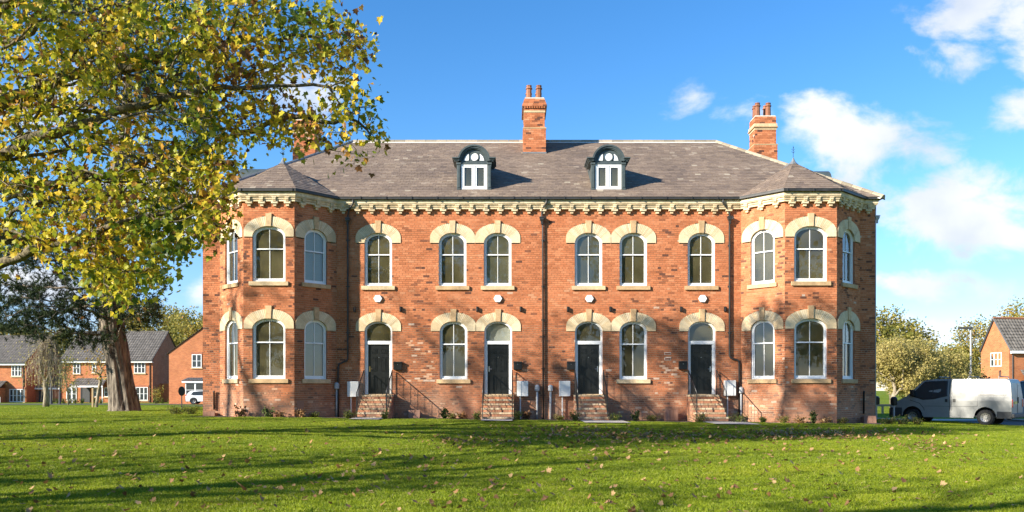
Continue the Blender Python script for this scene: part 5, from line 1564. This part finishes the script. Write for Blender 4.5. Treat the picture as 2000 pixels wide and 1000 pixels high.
m = MB(); m.tube([(xm-.1, GY/2-.1, zr+.12), (xm+rd.x, GY/2+rd.y, zr+.12)], .11, 6, .8); m.build('ridge', M['terracotta'], tg)
m = MB(); m.box(0, 9, -.3, -.05, ze-.38, ze-.14, M=Matrix.Translation((xb+.05, 0, 0)) @ Matrix.Rotation(math.atan2(rd.y, rd.x), 4, 'Z')); m.build('fascia', M['white_pvc'], tg)
m = MB(); m.tube([(xb+.35, .05, ze-.3), (xb+.35, .05, -.3)], .05, 6); m.build('downpipe', M['plastic_dark'], tg)
hw_ = empty('tmp', (0, 0, 0)); far_window(tg, 0, -.03, fz(715), 1.35, fz(687)-fz(715), 3, False)
ww = KIDS[tg.name][-1]; ff = .56; ww.location = (xa+(xb-xa)*ff, GY*(1-ff), 0); ww.rotation_euler = (0, 0, math.atan2(-GY, xb-xa)); bpy.data.objects.remove(hw_)
m = roof_tiles('r', [(fx(1987), -1.3, fz(742)), (fx(1987)+3, -1.1, fz(742)), (fx(1992)+3, .4, fz(722)), (fx(1996), .3, fz(722))], tg); m.build('porch_roof', M['far_tile'], tg)
m = MB(); m.box(fx(1987), fx(1987)+3, -1.36, -1.28, fz(745), fz(741)); m.build('porch_fascia', M['white_pvc'], tg)
# low brick garden wall
t = empty('garden_wall', (PX(325, 98), 64, G(PX(325, 98), 64)), 0, 'pierced pale brick garden wall between two far houses', 'wall')
m = MB(); m.box(-1.0, 1.6, 0, .2, -.4, 2.2); m.build('brick_panel', M['orange_brickwork'], t)
# ------------------------------------------------------------------ street furniture
def post_thing(name, label, cat, px, D, parts):
    x = PX(px, D); y = D-34; t = empty(name, (x, y, G(x, y)), 0, label, cat)
    for nm, mat, fnb in parts:
        m = MB(); fnb(m); m.build(nm, M[mat], t, smooth=False)
    return t
h = PZ(642, 66)-G(PX(1896, 66), 32)
post_thing('street_lamp', 'tall grey street lamp with flat head behind the van', 'street lamp', 1896, 66,
    [('pole', 'grey_pvc', lambda m: m.tube([(0, 0, -.1), (0, 0, 1.2), (0, 0, 1.21), (0, 0, h)], [.12, .12, .08, .055], 8)), ('lamp_head', 'plastic_dark', lambda m: m.box(-.95, .12, -.15, .15, h-.02, h+.12))])
for px, ph, lab in ((100, 690, 'dark street lamp post beside the weeping tree trunk'), (117, 700, 'thin dark post right of the weeping tree')):
    hh = 5.2 if px == 100 else 4.5
    post_thing('street_lamp', lab, 'street lamp', px, 84, [('pole', 'plastic_dark', lambda m, hh=hh: m.tube([(0, 0, -.1), (0, 0, 1.3), (0, 0, 1.32), (0, 0, hh)], [.12, .11, .07, .05], 8)), ('lamp_head', 'plastic_dark', lambda m, hh=hh: m.box(-.35, .1, -.12, .12, hh-.02, hh+.1))])
def oval(m):
    fnv = lambda u, z, n: Vector((u, -n, z))
    m.prism(fnv, [(.165*math.cos(q*math.pi/10), 1.0+.24*math.sin(q*math.pi/10)) for q in range(20)], -.04, .04, back=True)
post_thing('oval_sign', 'black oval sign on a thin grey post in the shrubs left of the house', 'sign', 355, 43, [('post', 'grey_pvc', lambda m: m.tube([(0, 0, -.1), (0, 0, .85)], .03, 8)), ('sign_plate', 'iron_black', oval)])
for px, D, lab in ((1711.5, 37.5, 'black-headed grey post touching the right house corner'), (1746, 37.5, 'black-headed grey post between the house and the van')):
    post_thing('service_post', lab, 'post', px, D, [('post', 'grey_pvc', lambda m: m.tube([(0, 0, -.1), (0, 0, .85)], .045, 8)), ('head', 'iron_black', lambda m: m.lathe((0, 0, .72), [(.07, 0), (.14, .04), (.15, .30), (.10, .38), (.02, .40)], 12))])
post_thing('marker_post', 'thin brown marker post on the far lawn beside the sapling', 'post', 181, 50, [('post', 'timber', lambda m: m.box(-.04, .04, -.04, .04, -.1, 1.2)), ('cap', 'plastic_dark', lambda m: m.box(-.05, .05, -.05, .05, 1.2, 1.27))])
t = empty('rail_fence', (PX(1735, 58), 24, G(PX(1735, 58), 24)), 0, 'low timber rail fence under the pale bushes right of the house', 'fence')
for k in range(4):
    m = MB(); m.box(-2+k*1.6-.06, -2+k*1.6+.06, -.06, .06, -.1, .62); m.build('post', M['timber'], t)
m = MB(); m.box(-2.2, 3.0, -.08, .02, .50, .66); m.build('rail', M['timber'], t)
# ------------------------------------------------------------------ van
def wheel(parent, x, y, r, w, rim, smooth=True):
    m = MB(); prof = []
    def disc(mb, r0, r1, ya, yb, n=24):
        for q in range(n):
            a, b = 2*math.pi*q/n, 2*math.pi*(q+1)/n
            mb.poly([(x+r0*math.cos(a), ya, r+r0*math.sin(a)), (x+r0*math.cos(b), ya, r+r0*math.sin(b)), (x+r1*math.cos(b), yb, r+r1*math.sin(b)), (x+r1*math.cos(a), yb, r+r1*math.sin(a))])
    s = 1 if y > 0 else -1
    disc(m, r*.60, r*.92, y+s*.0, y+s*.012); disc(m, r*.92, r, y+s*.012, y-s*.02); disc(m, r, r, y-s*.02, y-s*w); disc(m, r, .02, y-s*w, y-s*w)
    disc(m, r*.60, r*.60, y, y-s*.06)
    wh = m.build('wheel', M['rubber'], parent, smooth=False)
    m = MB(); disc(m, .001, r*.22, y-s*.005, y-s*.005); disc(m, r*.22, r*.26, y-s*.005, y-s*.05); disc(m, r*.26, r*.50, y-s*.05, y-s*.02); disc(m, r*.50, r*.60, y-s*.02, y+s*.004)
    for q in range(10):
        a = 2*math.pi*q/10; c = (x+r*.40*math.cos(a), r+r*.40*math.sin(a))
        pass
    m.build('rim', M[rim], wh)
    m = MB()
    for q in range(10):
        a = 2*math.pi*q/10; cx, cz = x+r*.40*math.cos(a), r+r*.40*math.sin(a)
        m.poly([(cx+r*.055*math.cos(b*1.047), y-s*.022, cz+r*.055*math.sin(b*1.047)) for b in range(6)])
    tag(m.build('rim_hole', M['rubber'], wh), kind='stuff')
def loft(sections, name, mat, parent, smooth=False, bevel=0, levels=0):
    m = MB(); k = len(sections[0]); base = len(m.v)
    for s in sections: m.v.extend([tuple(p) for p in s])
    for i in range(len(sections)-1):
        for j in range(k):
            w = (j+1) % k; m.f.append((i*k+j, i*k+w, (i+1)*k+w, (i+1)*k+j)); m.t.append(.5); m.m.append(0)
    m.f.append(tuple(range(k-1, -1, -1))); m.t.append(.5); m.m.append(0)
    m.f.append(tuple((len(sections)-1)*k+j for j in range(k))); m.t.append(.5); m.m.append(0)
    o = m.build(name, mat, parent, smooth=smooth, bevel=bevel); return o
def side_fn(hw, belt, top, taper):
    """half width at height z"""
    def f(z):
        if z <= belt: return hw
        return hw-(hw-taper)*((z-belt)/(top-belt))**1.25
    return f
def make_van(name, label, paint, loc, rz):
    t = empty(name, loc, rz, label, 'van')            # x forward, y left
    hw = side_fn(.98, 1.05, 2.0, .82)
    prof = [(-2.40, .32), (-2.42, .95), (-2.40, 1.30), (-2.34, 1.80), (-2.28, 1.95), (-2.1, 1.99), (.6, 1.99), (.95, 1.96), (1.12, 1.88), (1.30, 1.70), (1.75, 1.22), (1.86, 1.13), (2.28, .98), (2.42, .86), (2.46, .70), (2.46, .32)]
    # cut the wheel arches into the lower outline
    def arch(xc, r): return [(xc+r*math.cos(a), .37+r*math.sin(a)) for a in [math.pi*k/10 for k in range(11)]]
    XF, XR = 1.50, -1.42; RA = .42
    low = [(2.46, .30)] + [(x, max(.30, z)) for x, z in arch(XF, RA)] + [(x, max(.30, z)) for x, z in arch(XR, RA)] + [(-2.40, .30)]
    outline = prof[:-1] + low[:-1]
    m = MB(); n = len(outline)
    for s in (-1, 1):
        m.poly([(x, s*hw(z), z) for x, z in (outline if s > 0 else outline)])
    # side must bend at the belt: split into bands instead of one polygon
    m = MB()
    zs_ = [.30, .6, .79, 1.05, 1.25, 1.45, 1.65, 1.80, 1.92, 1.99]
    def span(z):
        # x range of the silhouette at z
        xs = []
        for i in range(len(prof)-1):
            (xa, za), (xb, zb_) = prof[i], prof[i+1]
            if (za-z)*(zb_-z) <= 0 and abs(za-zb_) > 1e-6: xs.append(xa+(xb-xa)*(z-za)/(zb_-za))
        return (min(xs), max(xs)) if xs else (-2.1, .6)
    for s in (-1, 1):
        m.poly([(x, s*hw(z), z) for x, z in [(2.46, .5)] + [(x, max(.30, z)) for x, z in arch(XF, RA)] + [(x, max(.30, z)) for x, z in arch(XR, RA)] + [(-2.40, .30), (-2.41, .79), (2.458, .79)]])
        for a, b in zip(zs_[2:-1], zs_[3:]):
            (x0, x1), (x2, x3) = span(a+1e-4), span(b-1e-4)
            m.poly([(x0, s*hw(a), a), (x1, s*hw(a), a), (x3, s*hw(b), b), (x2, s*hw(b), b)])
    for i in range(len(prof)-1):
        (xa, za), (xb, zb_) = prof[i], prof[i+1]
        m.poly([(xa, -hw(za), za), (xa, hw(za), za), (xb, hw(zb_), zb_), (xb, -hw(zb_), zb_)])
    body = m.build('body', paint, t)
    me = body.data
    bmx = bmesh.new(); bmx.from_mesh(me); bmesh.ops.remove_doubles(bmx, verts=bmx.verts, dist=.002); bmx.to_mesh(me); bmx.free()
    bv = body.modifiers.new('bevel', 'BEVEL'); bv.width = .05; bv.segments = 3; bv.limit_method = 'ANGLE'; bv.angle_limit = R(38)
    m = MB(); m.box(-2.3, 2.3, -.90, .90, .34, .42); m.build('underbody', M['rubber'], t)
    for xc in (XF, XR):
        m = MB()
        for s in (-1, 1):
            pts = arch(xc, RA+.005)
            for a, b in zip(pts[:-1], pts[1:]): m.poly([(a[0], s*.97, a[1]), (b[0], s*.97, b[1]), (b[0], s*.6, b[1]), (a[0], s*.6, a[1])])
            m.poly([(x, s*.62, z) for x, z in pts])
        m.build('wheel_well', M['rubber'], t)
        for s in (-1, 1):
            wheel(t, xc, s*.95, .335, .2, 'rim_grey')
    def sp(x, z, s, off=.006): return (x, s*(hw(z)+off), z)
    for s in (-1, 1):
        # front door window
        m = MB(); m.poly([sp(x, z, s) for x, z in ((.10, 1.30), (.62, 1.15), (1.02, 1.12), (1.52, 1.26), (1.10, 1.72), (.98, 1.83), (.10, 1.87))]); m.build('side_window', M['glass'] if False else M['dark_glass'], t)
        m = MB()
        q = [(.06, 1.24), (.60, 1.10), (1.06, 1.07), (1.60, 1.24), (1.12, 1.77), (1.00, 1.885), (.06, 1.92)]; q2 = [(.10, 1.30), (.62, 1.15), (1.02, 1.12), (1.52, 1.26), (1.10, 1.72), (.98, 1.83), (.10, 1.87)]
        for i in range(7):
            j = (i+1) % 7; m.poly([sp(*q[i], s, .004), sp(*q[j], s, .004), sp(*q2[j], s, .009), sp(*q2[i], s, .009)])
        m.poly([sp(.66, 1.15, s, .010), sp(.70, 1.15, s, .010), sp(.64, 1.85, s, .010), sp(.60, 1.85, s, .010)])
        m.build('window_seal', M['iron_black'], t)
        # door gaps, side rail, lower cladding
        def line(pts, name='door_gap', w=.010, mat='iron_black', off=.004):
            g = MB()
            for a, b in zip(pts[:-1], pts[1:]):
                dx, dz = b[0]-a[0], b[1]-a[1]; L_ = math.hypot(dx, dz); nx, nz = -dz/L_*w, dx/L_*w
                g.poly([sp(a[0]-nx, a[1]-nz, s, off), sp(b[0]-nx, b[1]-nz, s, off), sp(b[0]+nx, b[1]+nz, s, off), sp(a[0]+nx, a[1]+nz, s, off)])
            g.build(name, M[mat], t)
        line([(-.04, .42), (-.03, 1.05), (-.02, 1.5), (-.02, 1.93)]); line([(1.60, 1.06), (1.20, .92), (1.02, .70), (.98, .42)])
        line([(-.12, .42), (-.12, 1.05), (-.10, 1.5), (-.10, 1.93)], w=.006)
        line([(-1.12, .80), (-1.12, 1.05), (-1.10, 1.5), (-1.08, 1.93)], w=.006)
        line([(-1.15, 1.30), (-2.22, 1.30)], 'slide_rail', .022, 'iron_black', .012)
        line([(-1.12, .80), (-.12, .80), (1.0, .80)], 'rub_line', .006)
        for (xa, xb) in ((-2.40, -1.86), (-.98, 1.04), (1.94, 2.44)):
            g = MB(); g.poly([sp(xa, .31, s, .010), sp(xb, .31, s, .010), sp(xb, .60 if xa < 1 else .72, s, .010), sp(xa, .60 if xa < 1 else .72, s, .010)]); 
            g.build('lower_cladding', M['plastic_dark'] if xa > 1 or xa < -2 else paint, t)
        g = MB()
        for xx in (-.22, .10):
            g.poly([sp(xx-.05, .98, s, .02), sp(xx+.05, .98, s, .02), sp(xx+.05, 1.12, s, .02), sp(xx-.05, 1.12, s, .02)])
        g.build('door_handle', M['iron_black'], t)
        m = MB(); m.box(1.38, 1.55, s*1.0-.02 if s > 0 else -1.20, 1.20 if s > 0 else -.98, 1.24, 1.52); m.build('wing_mirror', M['iron_black'], t, bevel=.03)
        m = MB(); m.poly([(2.20, s*.986, .78), (2.40, s*.985, .70), (2.38, s*.985, .90), (2.1, s*.985, 1.0)]); m.build('headlight', M['lamp_clear'], t)
        m = MB(); a, c = sorted((s*.80, s*.965)); m.box(-2.44, -2.36, a, c+0.01*0, .78, 1.12); m.build('tail_light', M['tail_red'], t, bevel=.02)
    # windscreen
    m = MB(); m.poly([(1.34, -.80, 1.67), (1.34, .80, 1.67), (1.73, .88, 1.255), (1.73, -.88, 1.255)])
    for i in range(len(m.v)): m.v[i] = (m.v[i][0]+.012, m.v[i][1], m.v[i][2]+.012)
    m.build('windscreen', M['dark_glass'], t)
    # bumpers and rear
    m = MB(); m.box(2.30, 2.52, -.97, .97, .28, .70); m.build('front_bumper', M['plastic_dark'], t, bevel=.05)
    m = MB(); m.box(-2.52, -2.30, -.96, .96, .34, .52); m.build('rear_bumper', M['plastic_dark'], t, bevel=.03)
    m = MB(); m.box(-2.43, -2.418, -.006, .006, .52, 1.8); m.build('rear_door_gap', M['iron_black'], t)
    m = MB(); m.box(-2.435, -2.42, .12, .62, .92, 1.03); m.build('number_plate', M['plate_yellow'], t)
    m = MB(); m.box(-2.45, -2.42, -.10, -.04, .95, 1.2); m.build('rear_handle', M['iron_black'], t)
    m = MB(); m.poly([(-2.395, .15, 1.35), (-2.395, .70, 1.35), (-2.345, .66, 1.75), (-2.345, .15, 1.75)]); m.build('rear_panel', paint, t)
    # roof bars
    for xx in (-1.9, -.75, .45):
        m = MB(); m.tube([(xx, -.80, 1.97), (xx, -.80, 2.08), (xx, .80, 2.08), (xx, .80, 1.97)], .022, 6); m.build('roof_bar', M['iron_black'], t)
    for xx, yy in ((-1.9, .72), (.45, -.7), (-.75, .72)):
        m = MB(); m.tube([(xx, yy, 2.08), (xx, yy, 2.28), (xx, yy-.12, 2.34), (xx, yy-.2, 2.28), (xx, yy-.2, 2.08)], .018, 6); m.build('ladder_clamp', M['iron_black'], t)
    return t
def face(deg): return R(deg)
vx, vy = PX(1866, 37.3), 3.3
vz = PZ(827.5, 37.6)
make_van('parked_van', 'grubby silver panel van with roof bars parked on the right beside the house', M['van_paint'], (vx, vy, vz), math.pi-R(43))
v2x, v2y = PX(2028, 42), 8.0
make_van('parked_van', 'white van nosing in at the right edge behind the silver one', M['van_white'], (v2x+.4, v2y, vz+.02), math.pi-R(38))
# white hatchback behind the left corner
def make_car(label, loc, rz):
    t = empty('parked_car', loc, rz, label, 'car')
    hw = side_fn(.88, .85, 1.46, .62)
    prof = [(-2.0, .30), (-2.05, .55), (-2.0, .95), (-1.72, 1.30), (-1.5, 1.41), (-.6, 1.46), (.2, 1.42), (1.0, 1.0), (1.8, .84), (2.02, .62), (2.02, .30)]
    m = MB()
    zs_ = [.30, .6, .85, 1.0, 1.15, 1.3, 1.40]
    def span(z):
        xs = []
        for i in range(len(prof)-1):
            (xa, za), (xb, zb_) = prof[i], prof[i+1]
            if (za-z)*(zb_-z) <= 0 and abs(za-zb_) > 1e-6: xs.append(xa+(xb-xa)*(z-za)/(zb_-za))
        return min(xs), max(xs)
    for s in (-1, 1):
        for a, b in zip(zs_[:-1], zs_[1:]):
            (x0, x1), (x2, x3) = span(a+1e-4), span(b-1e-4); m.poly([(x0, s*hw(a), a), (x1, s*hw(a), a), (x3, s*hw(b), b), (x2, s*hw(b), b)])
    for i in range(len(prof)-1):
        (xa, za), (xb, zb_) = prof[i], prof[i+1]; m.poly([(xa, -hw(za), za), (xa, hw(za), za), (xb, hw(zb_), zb_), (xb, -hw(zb_), zb_)])
    o = m.build('body', M['car_white'], t)
    bmx = bmesh.new(); bmx.from_mesh(o.data); bmesh.ops.remove_doubles(bmx, verts=bmx.verts, dist=.002); bmx.to_mesh(o.data); bmx.free()
    bv = o.modifiers.new('bevel', 'BEVEL'); bv.width = .06; bv.segments = 3; bv.limit_method = 'ANGLE'
    for s in (-1, 1):
        m = MB(); m.poly([(x, s*(hw(z)+.008), z) for x, z in ((-1.55, 1.02), (-1.3, .93), (.85, .93), (.2, 1.32), (-.6, 1.37), (-1.35, 1.30))]); m.build('side_window', M['dark_glass'], t)
        for xc in (-1.28, 1.28):
            m = MB(); m.poly([(xc+.37*math.cos(a), s*.885, .34+.37*math.sin(a)) for a in [math.pi*k/10 for k in range(-1, 12)]]); m.build('wheel_arch', M['rubber'], t)
            wheel(t, xc, s*.90, .32, .2, 'rim_grey')
        m = MB(); a, c = sorted((s*.55, s*.86)); m.box(-2.06, -1.86, a, c, .86, 1.0); m.build('tail_light', M['tail_red'], t, bevel=.03)
    m = MB(); m.poly([(-1.985, -.58, .98), (-1.985, .58, .98), (-1.73, .52, 1.315), (-1.73, -.52, 1.315)]); m.build('rear_window', M['dark_glass'], t)
    m = MB(); m.box(-2.08, -1.95, -.8, .8, .28, .5); m.build('rear_bumper', M['plastic_dark'], t, bevel=.03)
    t.scale = (.98, .95, .92)
    return t
cx_, cy_ = PX(408, 82), 48.0
make_car('white hatchback parked in front of the gabled far house, half behind the terrace corner', (cx_, cy_, G(cx_, cy_)+.03), R(8))
# ------------------------------------------------------------------ grass and fallen leaves
def grass():
    rng = np.random.default_rng(3)
    src = []
    S = .45
    for v in range(4):
        m = MB(); n = 620
        for k in range(n):
            x, y = rng.uniform(-S/2, S/2, 2); h = rng.uniform(.022, .05)*(1.25 if rng.random() < .06 else 1); a = rng.uniform(0, 6.28); w = rng.uniform(.0022, .0042)
            lx, ly = rng.normal(0, .014, 2); tt = min(1, max(0, rng.normal(.5, .2)))
            if rng.random() < .03: tt = 1
            c, s = math.cos(a)*w, math.sin(a)*w
            m.poly([(x-c, y-s, 0), (x+c, y+s, 0), (x+c*.7+lx*.5, y+s*.7+ly*.5, h*.6), (x+lx*1.3, y+ly*1.3, h)], tt)
        me = bpy.data.meshes.new('grass_tuft'); me.from_pydata(m.v, [], m.f); me.materials.append(M['grass_blade'])
        at = me.attributes.new('tint', 'FLOAT', 'FACE'); at.data.foreach_set('value', m.t)
        src.append(bpy.data.objects.new('grass_tuft', me))
    coll = bpy.data.collections.new('grass_tufts')
    for s in src: coll.objects.link(s)
    pts = []; scl = []
    def add(x0, x1, y0, y1, step, sc):
        y = y0
        while y < y1:
            x = x0
            while x < x1:
                D = y+34
                if abs(x) < D*.63+.6:
                    X, Y = x+rng.uniform(-.1, .1), y+rng.uniform(-.1, .1)
                    ok = True
                    if -12.6 < X < 14.8 and Y > -2.05+.15*math.sin(X*1.7): ok = False
                    if X > 21.5 and Y > .2: ok = False
                    for cx, w in ((-5.42, .62), (-.56, .65), (3.4, .85), (8.05, .85)):
                        if abs(X-cx) < w and Y > (-4.25 if cx > 2 else -3.5): ok = False
                    if ok: pts.append((X, Y, G(X, Y))); scl.append(sc*rng.uniform(.8, 1.2)*(1+.25*noise.noise(Vector((X*.6, Y*.6, 5)))))
                x += step
            y += step
    add(-14, 14, -25.2, -17, .34, 1.0)
    add(-22, 22, -17, -1.6, .40, 1.05)
    add(-32, -12.2, -2.0, 20, .55, 1.3); add(14.6, 30, -2.0, 7, .5, 1.3)
    print('tufts', len(pts))
    me = bpy.data.meshes.new('grass'); me.from_pydata(pts, [], [])
    a = me.attributes.new('sc', 'FLOAT', 'POINT'); a.data.foreach_set('value', scl)
    o = bpy.data.objects.new('grass', me); COL.objects.link(o); tag(o, kind='stuff', label='short bright green lawn grass in front of the house', cat='grass')
    ng = bpy.data.node_groups.new('grass_scatter', 'GeometryNodeTree')
    ng.interface.new_socket('Geometry', in_out='INPUT', socket_type='NodeSocketGeometry'); ng.interface.new_socket('Geometry', in_out='OUTPUT', socket_type='NodeSocketGeometry')
    N, L = ng.nodes, ng.links
    gi, go = N.new('NodeGroupInput'), N.new('NodeGroupOutput')
    ci = N.new('GeometryNodeCollectionInfo'); ci.inputs['Collection'].default_value = coll; ci.inputs['Separate Children'].default_value = True; ci.inputs['Reset Children'].default_value = True
    ip = N.new('GeometryNodeInstanceOnPoints'); ip.inputs['Pick Instance'].default_value = True
    L.new(gi.outputs[0], ip.inputs['Points']); L.new(ci.outputs[0], ip.inputs['Instance'])
    rr = N.new('FunctionNodeRandomValue'); rr.data_type = 'FLOAT_VECTOR'; rr.inputs[0].default_value = (-.05, -.05, 0); rr.inputs[1].default_value = (.05, .05, 6.283)
    L.new(rr.outputs[0], ip.inputs['Rotation'])
    na = N.new('GeometryNodeInputNamedAttribute'); na.data_type = 'FLOAT'; na.inputs['Name'].default_value = 'sc'
    L.new(na.outputs[0], ip.inputs['Scale']); 
    ri = N.new('FunctionNodeRandomValue'); ri.data_type = 'INT'; ri.inputs[4].default_value = 0; ri.inputs[5].default_value = 3; ri.inputs['Seed'].default_value = 5
    L.new(ri.outputs[2], ip.inputs['Instance Index'])
    L.new(ip.outputs[0], go.inputs[0])
    md = o.modifiers.new('scatter', 'NODES'); md.node_group = ng
grass()
def litter():
    rng = np.random.default_rng(9)
    C = [(925, 862, 60, 8, 130), (1250, 855, 130, 7, 650), (1600, 851, 90, 6, 650), (1830, 872, 35, 12, 120), (1100, 845, 60, 6, 200), (1400, 880, 250, 18, 260), (480, 900, 300, 40, 170), (1000, 940, 750, 60, 900), (600, 860, 500, 18, 150), (120, 870, 100, 30, 60), (1000, 838, 500, 5, 160)]
    P = []
    for cx, cy, rx, ry, n in C:
        k = 0
        while k < n:
            px, py = rng.normal(cx, rx), rng.normal(cy, ry)
            if py < 826 or py > 1010 or not -20 < px < 2020: k += 1; continue
            g = 1.2
            D = 1640*g/(py-762)
            for _ in range(8): D = 1640*(EYE-G(PX(px, D), D-34))/(py-762)
            if D-34 < -2.3: P.append((PX(px, D), D-34))
            k += 1
    P = np.array(P); Z = np.array([G(x, y)+.048 for x, y in P]); pos = np.column_stack([P, Z])
    order = np.argsort(pos[:, 1]); near = order[:150]; rest = order[150:]
    ti = rng.uniform(.05, 1, len(pos))
    m = MB()
    def mk(mb, pts, t):
        for p, q in zip(pts, t):
            a = rng.uniform(0, 6.28); s = rng.uniform(.045, .10); til = rng.normal(0, .45, 2); cu = rng.uniform(.2, .9)
            V = []
            for (u, v) in LEAF5:
                v2 = v-.45; z = cu*(u*u+v2*v2)*.8+u*til[0]+v2*til[1]
                V.append((p[0]+s*(u*math.cos(a)-v2*math.sin(a)), p[1]+s*(u*math.sin(a)+v2*math.cos(a)), p[2]+s*z+.008))
            mb.poly(V, q)
    mk(m, pos[rest], ti[rest]); o = m.build('leaf_litter', M['dry_leaf']); tag(o, 'scattered dry brown leaves over the lawn', 'leaves', kind='stuff')
    protos = []
    for k in range(5):
        m = MB(); mk(m, [(0, 0, 0)], [0]); me = bpy.data.meshes.new('fallen_leaf'); me.from_pydata(m.v, [], m.f); me.materials.append(M['dry_leaf']); protos.append(me)
    for i in near:
        o = bpy.data.objects.new('fallen_leaf', protos[int(i) % 5]); COL.objects.link(o); o.location = pos[i]; o.rotation_euler = (0, 0, rng.uniform(0, 6)); o['piece'] = float(ti[i])
        tag(o, 'single dry brown leaf lying on the nearest strip of lawn', 'leaf', 'fallen leaves on the near lawn')
litter()
# lilac bed plants removed from the picture's edge are not needed
